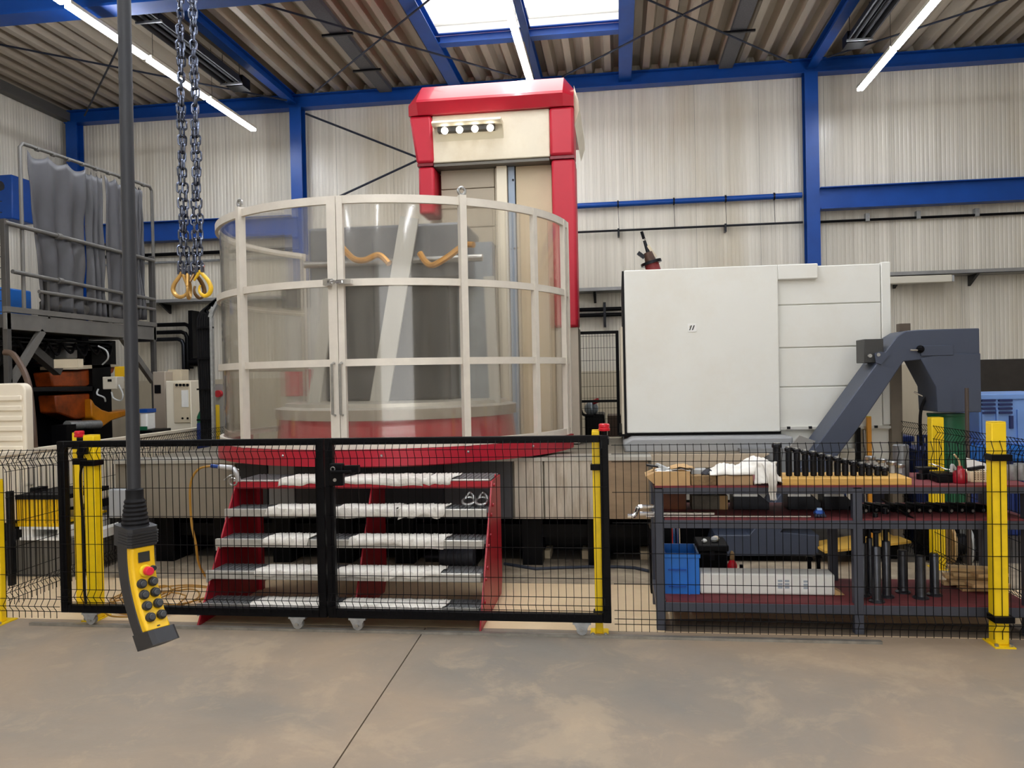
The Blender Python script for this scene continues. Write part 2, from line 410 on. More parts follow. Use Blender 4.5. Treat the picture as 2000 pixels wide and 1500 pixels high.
struct(MB().box(9.2, 9.35, -9, YW+0.2, -0.05, 6.9).build('wall_right', WALLM, loc=(9.2,2,0)), 'pale side wall on the right, outside the picture')
fw = MB(); fw.box(XL-0.2, -1.0, -9.2, -9.0, -0.05, 6.9); fw.box(5.0, 9.35, -9.2, -9.0, -0.05, 6.9); fw.box(-1.0, 5.0, -9.2, -9.0, 4.9, 6.9)  # unseen end wall; gateway opening added to throw light onto the machine front
struct(fw.build('wall_front', WALLM, loc=(0,-9,0)), 'unseen pale wall behind the viewer, its open gateway added to let in light')
# roof: trapezoidal sheets
CEILM = mat('roof_sheet_zinc', (178,166,148), 0.45, metal=0.2, var=0.12, scale=1.5, stretch=(2,0.3,1), stain=(140,120,96), stain_scale=0.9, stain_amt=0.25)
ce = root('ceiling', (0, 5, ZR), 'trapezoidal metal roof sheets running towards the back wall')
def sheet(x, y0, y1):
    pr = []
    for k in range(3):
        b = x+k*0.3
        pr += [(b, 0.0), (b+0.10, 0.0), (b+0.145, 0.14), (b+0.255, 0.14)]
    pr.append((x+0.9, 0.0)); n = len(pr)
    return MB().add([(p[0], y0, ZR+p[1]) for p in pr]+[(p[0], y1, ZR+p[1]) for p in pr], [(i, i+1, i+1+n, i+n) for i in range(n-1)])
first = None
for i in range(21):
    x = -2.52-7.2+i*0.9
    if -2.6 < x < 0.0: continue
    if first is None: first = sheet(x, -9.0, YW).build('roof_sheet', CEILM, ce, smooth=0.2)
    else: clone(first, (x-(-2.52-7.2), 0, 0), ce)
first = None
for i in range(3):
    if first is None: first = sheet(-2.52, 11.2, YW).build('roof_sheet', CEILM, ce, smooth=0.2)
    else: clone(first, (i*0.9, 0, 0), ce)
# roof skin above the sheets, left open over the skylight
sk = MB(); sk.box(-9.8, -2.52, -9, YW+0.2, 6.78, 6.9); sk.box(0.18, 9.3, -9, YW+0.2, 6.78, 6.9); sk.box(-2.52, 0.18, 11.2, YW+0.2, 6.78, 6.9)
struct(sk.build('ceiling', MATS['wall_core'], loc=(0,5,6.78)), 'roof build-up above the sheets')

# steel frame
def ibeam_y(mb, x, y0, y1, zb, w, h, t=0.014):
    mb.box(x-w/2, x+w/2, y0, y1, zb, zb+t); mb.box(x-w/2, x+w/2, y0, y1, zb+h-t, zb+h); mb.box(x-t/2, x+t/2, y0, y1, zb+t, zb+h-t); return mb
def ibeam_x(mb, y, x0, x1, zb, w, h, t=0.014):
    mb.box(x0, x1, y-w/2, y+w/2, zb, zb+t); mb.box(x0, x1, y-w/2, y+w/2, zb+h-t, zb+h); mb.box(x0, x1, y-t/2, y+t/2, zb+t, zb+h-t); return mb
for x, w, lb in ((-5.40, 0.14, 'blue roof beam left of the skylight, running to the back wall'), (3.08, 0.14, 'blue roof beam right of the skylight, meeting the right column'),
              (-2.52, 0.20, 'blue roof beam along the left edge of the skylight'), (0.20, 0.20, 'blue roof beam along the right edge of the skylight'), (-1.17, 0.10, 'slim blue roof beam down the middle of the skylight')):
    struct(ibeam_y(MB(), x, -9, YW-0.1, ZR-0.16, w, 0.16).build('roof_beam', BLUE), lb)
struct(ibeam_x(MB(), 11.2, -2.42, 0.1, ZR-0.14, 0.16, 0.14).build('roof_beam', BLUE), 'blue cross beam at the end of the skylight')
struct(ibeam_x(MB(), YW-0.12, XL+0.1, 9.2, 6.36, 0.2, 0.22).build('eaves_beam', BLUE), 'blue eaves beam along the top of the back wall')
def column(x, y, w, d, z1, lb):
    mb = MB(); t = 0.016
    mb.box(x-w/2, x+w/2, y-d/2, y-d/2+t, 0, z1); mb.box(x-w/2, x+w/2, y+d/2-t, y+d/2, 0, z1); mb.box(x-t/2, x+t/2, y-d/2+t, y+d/2-t, 0, z1)
    return struct(mb.build('steel_column', BLUE), lb)
column(-5.33, YW-0.13, 0.2, 0.2, 6.36, 'blue steel column standing at the back wall behind the drum')
column(3.06, YW-0.13, 0.2, 0.2, 6.36, 'blue steel column at the back wall above the white cabinet')
column(XL+0.24, YW-0.13, 0.2, 0.2, 6.36, 'blue steel column in the left corner of the hall')
struct(MB().box(XL+0.01, XL+0.16, -8.8, YW-0.1, 6.42, 6.58).build('trim_1', mat('grey_trim', (92,90,86), 0.6), loc=(XL, 9, 6.42)), 'grey flashing along the top of the left wall')

# skylight
wn = root('window_1', (-1.17, 8, 6.7), 'white translucent skylight in the roof')
ys = [-9+2.02*k for k in range(10)]+[11.2]  # skylight lengthened unseen behind the viewer to brighten the floor
for j in range(10):
    for (a, b) in ((-2.5, -1.2), (-1.14, 0.16)):
        MB().box(a, b, ys[j]+0.02, ys[j+1]-0.02, 6.72, 6.735).build('pane', SKYP, wn)
fr = MB()
for y in ys[1:-1]: fr.box(-2.5, 0.16, y-0.02, y+0.02, 6.70, 6.76)
fr.build('window_frame', mat('white_glazing_bar', (225,228,228), 0.5), wn)
for (a, b) in ((-2.54, -2.50), (0.16, 0.2)):
    MB().box(a, b, -9, 11.2, 6.6, 6.95).build('kerb', mat('white_kerb', (230,228,222), 0.6), wn)

MB().box(-2.5, 0.16, 11.17, 11.2, 6.585, 6.72).build('kerb', MATS['white_kerb'], wn)
# brace rods under the roof and on the wall
ROD = mat('dark_brace_rod', (40,44,58), 0.5, metal=0.4)
def rod(p, q, lb, r=0.014): return struct(MB().cyl(p, q, r, 8).build('brace_rod', ROD), lb)
rz = ZR-0.2
rod(atz(470,-4,rz), atz(1008,150,rz), 'long brace rod crossing under the roof left of the skylight')
rod(atz(612,182,rz), atz(840,-2,rz), 'brace rod rising towards the skylight edge, crossing the long one')
rod(atz(1098,150,rz), atz(1400,-5,rz), 'brace rod right of the skylight, rising to the right')
rod(atz(1262,-2,rz), atz(1545,122,rz), 'brace rod right of the skylight, falling to the right')
rod(atz(-10,85,rz-0.05), atz(560,196,rz-0.05), 'long brace rod under the roof in the left bay')
rod(atz(235,85,rz), atz(165,226,rz), 'short steep brace rod in the left corner of the roof')
rod(atz(1615,112,rz), atz(1970,-2,rz), 'brace rod under the roof in the right bay')
rod(at(597,222,YW-0.3), at(822,310,YW-0.3), 'upper diagonal brace rod on the back wall left of the red hood', 0.018)
rod(at(822,310,YW-0.3), at(660,385,YW-0.3), 'lower diagonal brace rod on the back wall left of the red hood', 0.018)

# wall runs
def xrun(px0, py0, px1, py1, r, y=YW-0.1): 
    a, b = at(px0, py0, y), at(px1, py1, y); z = (a.z+b.z)/2
    return V((a.x, y, z)), V((b.x, y, z))
a, b = xrun(1100,405,1566,380,0.05)
t = thing('compressed_air_pipe', 'thick blue pipe along the back wall between red hood and column', 'pipe', a)
MB().cyl(a, b, 0.045, 14).build('pipe_run', BLUE, t)
for px in (1207,1316,1417,1512):
    c = at(px, 395, YW-0.1); MB().cyl((c.x-0.012,a.y,a.z), (c.x+0.012,a.y,a.z), 0.06, 14).build('clamp', DARKM, t)
    MB().cyl((c.x,a.y,a.z-0.05), (c.x+0.01,a.y,a.z-0.42), 0.004, 6).build('hanger_wire', DARKM, t)
a, b = xrun(1100,456,1568,433,0.02)
t = thing('thin_wall_pipe', 'thin dark pipe on the back wall below the blue pipe', 'pipe', a)
MB().cyl(a, b, 0.018, 10).build('pipe_run', DARKM, t)
for px in (1208,1417):
    c = at(px, 450, YW-0.1); MB().box(c.x-0.015, c.x+0.015, YW-0.13, YW, a.z-0.1, a.z+0.03).build('bracket', DARKM, t)
a, b = xrun(1590,395,2010,378,0.1)
t = MB(); ibeam_x(t, YW-0.2, 3.16, 9.2, 4.22, 0.2, 0.34)
struct(t.build('crane_rail_beam', BLUE), 'deep blue beam on the back wall right of the column')
t = MB(); ibeam_x(t, YW-0.2, XL+0.4, -5.43, 4.2, 0.2, 0.34)
struct(t.build('crane_rail_beam', BLUE), 'deep blue beam on the back wall between corner and left column')
t = thing('wall_conduit', 'black conduit on the wall under the right blue beam', 'pipe', (3.2,YW-0.1,4.05))
MB().cyl((3.17,YW-0.07,4.06), (8,YW-0.07,4.06), 0.02, 8).build('pipe_run', BLACKP, t)
for x in (3.9,4.65,5.5): MB().box(x-0.03, x+0.03, YW-0.1, YW-0.01, 4.04, 4.16).build('clip', GALV, t)
t = thing('wall_conduit', 'dark double conduit on the wall under the left blue beam', 'pipe', (-8,YW-0.1,3.9))
MB().cyl((XL+0.4,YW-0.07,4.0), (-5.5,YW-0.07,4.0), 0.03, 8).build('pipe_run', BLACKP, t)
MB().cyl((XL+0.4,YW-0.07,3.86), (-5.5,YW-0.07,3.86), 0.02, 8).build('pipe_run', GALV, t)

# cable trays on the wall
def wall_tray(x0, x1, z, lb, y=YW):
    t = thing('cable_tray', lb, 'cable tray', (x0, y-0.3, z))
    TR = mat('tray_zinc', (150,150,150), 0.45, metal=0.5, var=0.1)
    m_ = MB(); m_.box(x0, x1, y-0.36, y-0.02, z, z+0.008); m_.build('tray_floor', TR, t)
    MB().box(x0, x1, y-0.36, y-0.352, z, z+0.06).build('side_rail', TR, t); MB().box(x0, x1, y-0.03, y-0.02, z, z+0.06).build('side_rail', TR, t)
    x = x0+0.4
    while x < x1:
        MB().prism([(y-0.34, z-0.005), (y-0.01, z-0.005), (y-0.01, z-0.16)], x-0.02, x+0.02, 'YZ').build('bracket', DARKM, t); x += 1.1
    for k in range(3): MB().cyl((x0, y-0.27+0.08*k, z+0.03), (x1, y-0.27+0.08*k, z+0.03), 0.016, 6).build('cable', BLACKR, t)
    return t
zt = at(1740,540,YW-0.3).z
wall_tray(3.9, 8.8, zt, 'galvanised cable tray on the back wall right of the white cabinet')
zt2 = at(1150,570,YW-0.3).z
wall_tray(-0.75, 0.35, zt2, 'short stretch of cable tray seen between red leg and white cabinet')
wall_tray(XL+0.4, -5.6, at(330,592,YW-0.3).z, 'cable tray on the back wall under the chain hooks')
t = thing('fluorescent_lamp', 'unlit white batten lamp under the right cable tray', 'lamp', (4.5,YW-0.4,zt-0.1))
pa, pb = at(1736,550,YW-0.4), at(1857,545,YW-0.4)
MB().box(pa.x, pb.x, YW-0.46, YW-0.32, zt-0.13, zt-0.02).build('housing', mat('lamp_white', (214,208,192), 0.5), t, bevel=0.012)
MB().box(pb.x, pb.x+0.03, YW-0.45, YW-0.33, zt-0.12, zt-0.03).build('end_cap', GREYP, t)
t = thing('pipe_bundle', 'two dark pipes on the wall between red leg and white cabinet', 'pipe', (-0.6,YW-0.1,2.4))
for py in (606,617):
    a = at(1110,py,YW-0.12); MB().cyl((-0.9,a.y,a.z), (0.5,a.y,a.z), 0.032, 10).build('pipe_run', BLACKP, t)
c = at(1181,610,YW-0.12); MB().box(c.x-0.02, c.x+0.02, YW-0.16, YW-0.02, at(1180,640,YW).z, at(1180,592,YW).z).build('bracket', DARKM, t)
t = thing('pipe_bundle', 'dark pipes on the wall left of the drum turning down to a flange', 'pipe', at(330,640,YW-0.2))
for k, (py, px) in enumerate(((633,372),(648,365),(662,358))):
    a, b, c = at(270,py,YW-0.2), at(px,py,YW-0.2), at(px+3,720+k*3,YW-0.2)
    MB().tube([(a.x,a.y,b.z), (b.x-0.1,a.y,b.z), (b.x-0.03,a.y,b.z-0.03), (b.x,a.y,b.z-0.1), (b.x,a.y,c.z)], 0.035, 10).build('pipe_run', BLACKP if k < 2 else DARKM, t)
a = at(372,708,YW-0.3); MB().box(a.x-0.05, a.x+0.02, YW-0.25, YW, a.z-0.02, a.z+0.9).build('bracket', BLACKP, t); MB().cyl(a, a+V((0.18,0,0)), 0.07, 14).build('flange', BLACKP, t); MB().cyl(a+V((0.2,0,0)), a+V((0.32,0,0)), 0.055, 14).build('flange', BLACKP, t)

# ceiling cable trays (perforated) with hangers
def roof_tray(x, y0, y1, hangers, lb):
    t = thing('cable_tray', lb, 'cable tray', (x, y1, ZR-0.12))
    TR = MATS['tray_zinc_dark'] if 'tray_zinc_dark' in MATS else mat('tray_zinc_dark', (96,96,100), 0.5, metal=0.5, var=0.2, scale=40)
    MB().box(x-0.1, x+0.1, y0, y1, ZR-0.12, ZR-0.112).build('tray_floor', TR, t)
    MB().box(x-0.105, x-0.098, y0, y1, ZR-0.12, ZR-0.06).build('side_rail', TR, t); MB().box(x+0.098, x+0.105, y0, y1, ZR-0.12, ZR-0.06).build('side_rail', TR, t)
    for y in hangers: MB().box(x-0.22, x+0.22, y-0.02, y+0.02, ZR-0.15, ZR-0.121).build('hanger', DARKM, t)
roof_tray(-3.72, 4, 12.9, (10.6, 11.9), 'perforated cable tray under the roof left of the skylight')
roof_tray(1.76, 4, 12.9, (11.5,), 'perforated cable tray under the roof right of the skylight')

# radiant heaters
def heater(x, y0, y1, lb):
    t = thing('radiant_heater', lb, 'heater', (x, y0, 6.3))
    H = MATS['heater_black'] if 'heater_black' in MATS else mat('heater_black', (46,47,52), 0.5, metal=0.4, var=0.2)
    MB().prism([(x-0.15,6.16),(x-0.10,6.30),(x+0.10,6.30),(x+0.15,6.16),(x+0.13,6.16),(x+0.09,6.28),(x-0.09,6.28),(x-0.13,6.16)], y0, y1-0.25, 'XZ').build('reflector', H, t)
    for dx in (-0.055, 0.055): MB().cyl((x+dx,y0,6.21), (x+dx,y1-0.2,6.21), 0.03, 10).build('tube', H, t)
    MB().box(x-0.13, x+0.13, y1-0.2, y1+0.05, 6.16, 6.32).build('burner_box', BLACKP, t)
    for y in (y1-0.3, y1-2.4): MB().box(x-0.17, x+0.17, y-0.015, y+0.015, 6.14, 6.165).build('crossbar', GALV, t)
    for y in (y1-0.3, y1-2.4):
        for dx in (-0.13, 0.13): MB().cyl((x+dx,y,6.16), (x+dx,y,ZR+0.05), 0.004, 6).build('hanger_wire', DARKM, t)
heater(-5.6, 8.75, 11.55, 'long black radiant heater hanging beside the left roof beam')
heater(3.3, 8.75, 11.6, 'long black radiant heater hanging beside the right roof beam')

# bridge crane girder, top left
t = thing('crane_girder', 'blue bridge crane girder crossing the top left of the hall', 'crane', (-6.5,8.5,6.0))
MB().box(XL+0.3, 9.0, 8.36, 8.64, 6.0, 6.03).build('lower_flange', BLUE, t)
MB().box(XL+0.3, 9.0, 8.42, 8.58, 6.03, 6.4).build('web', BLUE, t)
MB().box(XL+0.3, 9.0, 8.36, 8.64, 6.4, 6.43).build('upper_flange', BLUE, t)
MB().box(XL+0.05, XL+0.32, 7.9, 9.1, 5.95, 6.35).build('end_carriage', BLUE, t)

# LED strips
def strip(x, y0, y1, lb):
    t = thing('strip_light', lb, 'lamp', (x, y1, 5.8), 'LED strip lights under the roof')
    L_ = (y1-y0)/14
    hs = MB().box(x-0.045, x+0.045, 0, L_-0.05, 5.83, 5.87).xf(Matrix.Translation((0, y0, 0))).build('housing', mat('lamp_white', (214,208,192), 0.5), t)
    df = MB().box(x-0.04, x+0.04, 0.01, L_-0.06, 5.795, 5.83).xf(Matrix.Translation((0, y0, 0))).build('diffuser', TUBE, t)
    wr = MB().cyl((x, y0+0.1, 5.87), (x, y0+0.1, ZR+0.02), 0.003, 5).build('hanger_wire', DARKM, t)
    for i in range(1, 14):
        for o in (hs, df, wr): clone(o, (0, i*L_, 0), t)
strip(-5.78, -8.5, 12.4, 'leftmost of the three glowing LED strip lights')
strip(-1.13, -8.5, 12.4, 'middle glowing LED strip light, under the skylight and above the red hood')
strip(3.58, -8.5, 12.35, 'rightmost of the three glowing LED strip lights')
# ================================================================ machine
DC = (-2.2, 7.95)
def dpt(a, R, z): return V((DC[0]+R*math.sin(math.radians(a)), DC[1]-R*math.cos(math.radians(a)), z))
# ---- bed
t = thing('machine_bed', 'long grey steel machine bed behind the red stairs, raised over a dark gap', 'machine', (-2.3,7.0,0))
BEDL = mat('dull_bed_panel', (128,120,106), 0.6, var=0.12, scale=3, stretch=(1,1,0.4))
BEDR = mat('stained_zinc_panel', (186,178,164), 0.35, metal=0.35, var=0.2, scale=2.5, stretch=(3,1,0.5), stain=(120,96,72), stain_scale=2.2, stain_amt=0.6)
bb = MB(); bb.box(-4.75, 0.27, 7.02, 9.4, 0.47, 0.985); bb.box(-2.3, -0.5, 9.4, 10.4, 0.47, 0.985); bb.build('bed_body', BEDL, t)
BEDD = mat('shaded_recess_panel', (14,16,26), 0.45, var=0.2)  # shade of the open recess behind the stairs put into the panel colour
for px0, px1, mt_ in ((285,462,BEDL),(465,524,BEDD),(526,577,MIDG),(579,700,BEDD),(702,868,BEDD),(870,1002,mat('dim_grey_panel',(62,62,66),0.5,var=0.15)),(1005,1062,BEDR),(1064,1172,BEDR),(1174,1268,mat('brown_stained_panel',(140,118,92),0.5,var=0.2,scale=3,stretch=(1,1,4)))):
    a, b = at(px0,950,7.0), at(px1,950,7.0)
    MB().box(a.x, b.x-0.004, 6.985, 7.02, 0.475, 0.985).build('side_panel', mt_, t, bevel=0.004)
MB().box(-4.75, 0.27, 6.97, 7.3, 0.985, 1.015).build('top_lip', mat('lip_zinc', (176,172,162), 0.4, metal=0.4, var=0.1), t)
MB().box(-4.6, 0.25, 7.6, 7.75, 0.12, 0.47).build('base_beam', BLACKP, t)
MB().box(-4.6, 0.25, 7.35, 7.5, 0.24, 0.36).build('base_beam', BLACKP, t)
for i in range(9): MB().box(-4.5+i*0.6, -4.32+i*0.6, 7.25, 7.9, 0.0, 0.47).build('foot', BLACKP, t)
MB().box(-4.75, 0.25, 7.9, 8.0, 0, 0.47).build('shade_panel', BLACKP, t)  # black panel added to darken the gap under the bed

PADM = mat('pale_levelling_concrete', (196,180,150), 0.8, var=0.15, scale=8)
for pa, pb, py in ((1028,1077,1088),(1137,1172,1086),(1250,1275,1085)):
    a, b = at(pa,py,7.55), at(pb,py,7.55); MB().box(a.x, b.x, 7.5, 7.75, 0.004, 0.085).build('levelling_pad', PADM, t, bevel=0.006)
t = thing('electric_motor', 'dark finned electric motor on the floor behind the stairs', 'motor', at(890,1105,7.0))
a, b = at(862,1092,7.0), at(926,1092,7.0)
MB().cyl((a.x,7.0,0.13), (b.x,7.0,0.13), 0.085, 20).build('motor_body', mat('motor_slate',(50,52,60),0.5,var=0.15), t)
for k in range(6): MB().cyl((a.x+0.04+k*(b.x-a.x-0.08)/6,7.0,0.13), (a.x+0.055+k*(b.x-a.x-0.08)/6,7.0,0.13), 0.095, 20).build('cooling_fin', MATS['motor_slate'], t)
MB().cyl((a.x-0.14,7.0,0.13), (a.x,7.0,0.13), 0.05, 14).build('gearbox', DARKM, t); MB().box(a.x-0.02, b.x+0.02, 6.93, 7.07, 0.0, 0.06).build('motor_foot', BLACKP, t)
t = MB().tube([(p.x,p.y,0.016) for p in [atz(x_,y_,0.016) for x_,y_ in ((985,1101),(1010,1105),(1045,1111),(1090,1109),(1150,1107),(1205,1107),(1240,1109),(1262,1114),(1285,1120))]], 0.014, 8).build('floor_cable', mat('blue_black_cable',(44,50,64),0.6,var=0.2), None)
tag(t, 'dark blue-black cable lying along the rough concrete strip before the machine bed', 'cable')

# ---- column with hood
YC = 8.75
t = thing('lathe_column', 'tall cream machine column with a red hood, standing behind the clear drum', 'machine', (-1.3,YC,0.4))
def pc(px, py, Y=YC): p = at(px,py,Y); return (p.x, p.z)
body = MB().box(-2.07, -0.52, YC+0.16, YC+1.6, 1.0, 4.55); body.build('column_body', CREAM, t)
# hood front: inverted U
zt = pc(1000,160)[1]; zb = pc(1000,228)[1]
xo0, xo1 = pc(808,215)[0], pc(1122,190)[0]; xi0, xi1 = pc(852,260)[0], pc(1076,240)[0]
zlow = pc(960,322)[1]
hood = MB()
yf = YC-0.32
top = zt; ch = 0.25
# top band: chamfered profile swept along X with hipped ends
def hoodsec(x, inset):
    return [(x, yf+0.07, zb), (x, yf, top-ch-0.015), (x, yf+0.012, top-ch+0.015), (x, YC-0.06+inset, top-0.02), (x, YC-0.02+inset, top), (x, YC+1.45, top), (x, YC+1.45, zb)]
secs = [(xo0, 0.0), (xo0+0.11, 0.0), (xo1-0.11, 0.0), (xo1, 0.0)]
o = len(hood.v)
for i, (x, ins) in enumerate(secs):
    s_ = hoodsec(x, ins)
    if i in (0, 3):
        s_ = [(x, yf+0.09, zb), (x, yf+0.09, top-ch-0.03), (x, yf+0.1, top-ch-0.01), (x, YC-0.02, top-0.14), (x, YC+0.04, top-0.12), (x, YC+1.45, top-0.12), (x, YC+1.45, zb)]
    hood.v += [V(p) for p in s_]
for i in range(3):
    for k in range(7): hood.f.append((o+i*7+k, o+i*7+(k+1) % 7, o+(i+1)*7+(k+1) % 7, o+(i+1)*7+k))
hood.f.append(tuple(o+k for k in range(7))); hood.f.append(tuple(o+21+k for k in range(7)))
hood.build('hood_top', RED, t, smooth=0.45)
side = MB()
side.prism([(xo0, zb), (xi0, zb), (xi0+0.015, zlow), (xo0+0.075, zlow)], yf+0.09, YC+0.2, 'XZ')
side.build('hood_cheek', REDL, t, bevel=0.03)
side = MB(); side.prism([(xi1, zb), (xo1, zb), (xo1-0.005, zlow), (xi1, zlow)], yf+0.09, YC+0.2, 'XZ'); side.build('hood_cheek', REDL, t, bevel=0.03)
MB().box(xo0+0.08, xi0+0.005, yf+0.11, YC+0.2, zlow-0.03, zlow).build('cheek_seam', mat('dark_red_seam', (120,12,28), 0.4), t)
MB().box(xi1, xo1-0.005, yf+0.11, YC+0.2, zlow-0.03, zlow).build('cheek_seam', MATS['dark_red_seam'], t)
MB().prism([(xo1, zlow+0.35), (xo1+0.05, zlow+0.5), (xo1+0.05, top-0.3), (xo1, top-0.12)], YC-0.1, YC+1.4, 'XZ').build('hood_side_cover', CREAM, t)
zl = pc(840,425)[1]; zr = at(1110,640,YC-0.15).z
MB().box(xo0+0.085, xi0+0.012, yf+0.12, YC+0.2, zl, zlow-0.03).build('red_leg', REDL, t, bevel=0.03)
MB().box(xi1+0.01, xo1-0.0, yf+0.12, YC+0.2, zr, zlow-0.03).build('red_leg', REDL, t, bevel=0.03)
MB().box(xi1+0.02, xo1-0.005, yf+0.16, YC+0.4, 1.0, zr).build('column_foot', mat('column_side_zinc', (186,176,160), 0.5, var=0.06), t)
# head panel, lamp
MB().box(xi0, xi1, yf+0.12, YC+0.2, pc(960,322)[1], zb).build('head_panel', CREAM, t, bevel=0.012)
MB().box(xi0+0.01, xi1-0.01, yf+0.12, YC+0.2, zlow-0.04, zlow-0.012).build('panel_foot_rail', mat('rail_dark', (96,92,84), 0.5), t)
la, lb_ = at(846,250,yf), at(980,240,yf)
hz = (la.z+lb_.z)/2
lamp = MB().prism([(yf+0.13,hz+0.05),(yf-0.06,hz+0.05),(yf-0.09,hz+0.02),(yf-0.06,hz-0.0),(yf+0.05,hz+0.0),(yf+0.13,hz-0.14)], la.x, lb_.x, 'YZ').build('lamp_housing', mat('lamp_ivory', (228,220,196), 0.4), t)
MB().box(la.x+0.05, lb_.x-0.08, yf-0.02, yf+0.06, hz-0.055, hz-0.002).build('reflector_slot', mat('slot_dark', (46,44,42), 0.5), t)
for px in (868,897,927,957):
    c = at(px, 252-(px-868)*0.07, yf-0.04)
    MB().ball((c.x, yf-0.03, hz-0.05), 0.038, 14).build('bulb', BULB, t)
# doors below the head panel
za = zlow-0.04
def dp(name, px0, px1, z0, z1, dy, mt_):
    MB().box(at(px0,350,YC).x, at(px1,350,YC).x, YC-dy, YC+0.18, z0, z1).build(name, mt_, t, bevel=0.006)
GB = mat('greige_panel', (176,164,144), 0.5, var=0.05, scale=2)
zz = za
h = pc(910,330)[1]-pc(910,368)[1]
for k in range(4): dp('door_leaf', 862, 966, za-(k+1)*h+0.006, za-k*h, 0.02, GB)
dp('door_stile', 967, 972, 1.0, za, 0.03, GB)
dp('door_post', 972, 992, 1.0, za, 0.1, mat('cream_post', (230,220,198), 0.5))
dp('glass_strip', 993, 1006, 1.0, za, 0.04, mat('blue_grey_strip', (150,166,186), 0.3))
dp('right_panel', 1008, 1078, 1.0, za, 0.03, mat('tan_panel', (205,186,154), 0.5, var=0.05, scale=2))
for z in (za-0.15, za-0.9): MB().cyl((at(1003,350,YC).x,YC-0.05,z), (at(1003,350,YC).x,YC-0.03,z), 0.012, 8).build('screw', DARKM, t)

# ---- rotary table and fixture inside the drum
t = thing('rotary_table', 'round red turntable with grey rim inside the clear drum', 'machine', (-2.1,7.75,0.985))
MB().lathe([(1.18,0.985),(1.18,1.0),(1.14,1.36),(1.14,1.38)], (-2.17,7.72,0), 48).build('table_skirt', RED, t)
MB().lathe([(1.17,1.38),(1.17,1.47),(1.09,1.49),(1.07,1.52)], (-2.17,7.72,0), 48).build('table_rim', mat('table_grey', (176,170,158), 0.35, metal=0.3, var=0.1), t)
t = thing('clamping_fixture', 'tall dark fixture with pale slanting bars standing on the turntable', 'fixture', (-2.2,7.9,1.52))
DK = mat('dark_fixture_paint', (22,24,30), 0.4, var=0.25, scale=3)
MB().box(-2.90, -1.62, 7.65, 8.25, 1.52, 3.0).build('fixture_body', DK, t, bevel=0.03)
MB().box(-2.98, -1.42, 7.5, 8.3, 2.68, 3.22).build('cross_head', mat('grey_fixture_head', (92,94,98), 0.4, var=0.15), t, bevel=0.03)
MB().cyl((-3.0,7.46,2.86), (-1.25,7.46,2.86), 0.035, 12).build('round_bar', STEEL, t)
SL = mat('pale_slat', (186,184,176), 0.45)
MB().bar(at(800,425,7.4), at(738,805,7.4), 0.18, 0.03, (0,1,0)).build('slanted_bar', SL, t)
MB().bar(at(648,545,7.4), at(612,800,7.4), 0.12, 0.03, (0,1,0)).build('slanted_bar', SL, t)
MB().bar(at(955,540,7.4), at(968,800,7.4), 0.1, 0.03, (0,1,0)).build('slanted_bar', SL, t)
MB().box(-1.6, -1.24, 8.0, 8.2, 1.52, 3.1).build('side_sheet', mat('steel_sheet', (150,156,162), 0.35, metal=0.4, var=0.15, scale=3), t)
GO = mat('brass_hose', (196,140,60), 0.3, metal=0.5)
def sm(pts, n=6):
    out = []
    P = [V(p) for p in pts]
    for i in range(len(P)-1):
        p0, p1, p2, p3 = P[max(i-1,0)], P[i], P[i+1], P[min(i+2,len(P)-1)]
        for k in range(n):
            u = k/n
            out.append(0.5*((2*p1)+(p2-p0)*u+(2*p0-5*p1+4*p2-p3)*u*u+(3*p1-p0-3*p2+p3)*u**3))
    out.append(P[-1]); return out
MB().tube(sm([at(667,482,7.38), at(690,505,7.3), at(712,508,7.3), at(740,498,7.34), at(760,515,7.3)]), 0.03, 8).build('brass_hose', GO, t)
MB().tube(sm([at(820,495,7.38), at(840,518,7.3), at(870,505,7.3), at(905,480,7.34), at(925,478,7.3)]), 0.03, 8).build('brass_hose', GO, t)
t = thing('control_pillar', 'pale grey pillar with a red plate, seen through the left of the drum', 'machine', at(590,770,9.3))
a, b = at(555,560,9.3), at(628,790,9.3)
MB().box(a.x, b.x, 9.3, 9.6, 1.03, a.z).build('pillar_body', mat('pillar_grey', (190,188,182), 0.5), t, bevel=0.02)
MB().box(at(553,560,9.3).x, at(600,560,9.3).x, 9.24, 9.32, at(570,602,9.3).z, at(570,560,9.3).z).build('cap', DK, t)
MB().box(at(558,720,9.3).x, at(608,720,9.3).x, 9.27, 9.31, at(580,774,9.3).z, at(580,722,9.3).z).build('red_plate', RED, t, bevel=0.01)

# ---- clear drum (splash guard)
t = thing('splash_guard', 'large clear polycarbonate drum in a pale aluminium frame with red skirt', 'machine guard', (DC[0],DC[1],1.03))
R0 = 1.72; A0, A1 = -126, 84
rings = ((3.15,3.215), (2.487,2.545), (1.842,1.9), (1.17,1.228))
for z0, z1 in rings: MB().arc(DC, R0, A0, A1, z0, z1, 0.032, 72).build('ring_rail', ALU, t)
posts = [(-125,0.05), (-80,0.04), (-34.4,0.05), (-2.1,0.075), (0.15,0.05), (33.0,0.055), (58.6,0.05), (78.6,0.045), (83.5,0.04)]
for a, w in posts:
    da = math.degrees(w/2/R0); out = 0.06 if a in (-34.4, 33.0) else 0.04
    MB().arc(DC, R0-0.006, a-da, a+da, 1.17, 3.23 if out > 0.05 else 3.21, out+0.006, 2).build('post', ALU, t)
ed = [-125, -80, -34.4, -1.0, 33.0, 58.6, 78.6, 83.5]
rz_ = (1.20, 1.87, 2.516, 3.18)
for i in range(len(ed)-1):
    for k in range(3):
        MB().arc(DC, R0-0.012, ed[i]+0.3, ed[i+1]-0.3, rz_[k]+0.004, rz_[k+1]-0.004, 0.006, max(2, int((ed[i+1]-ed[i])/3))).build('clear_pane', PANE, t, smooth=1.0)
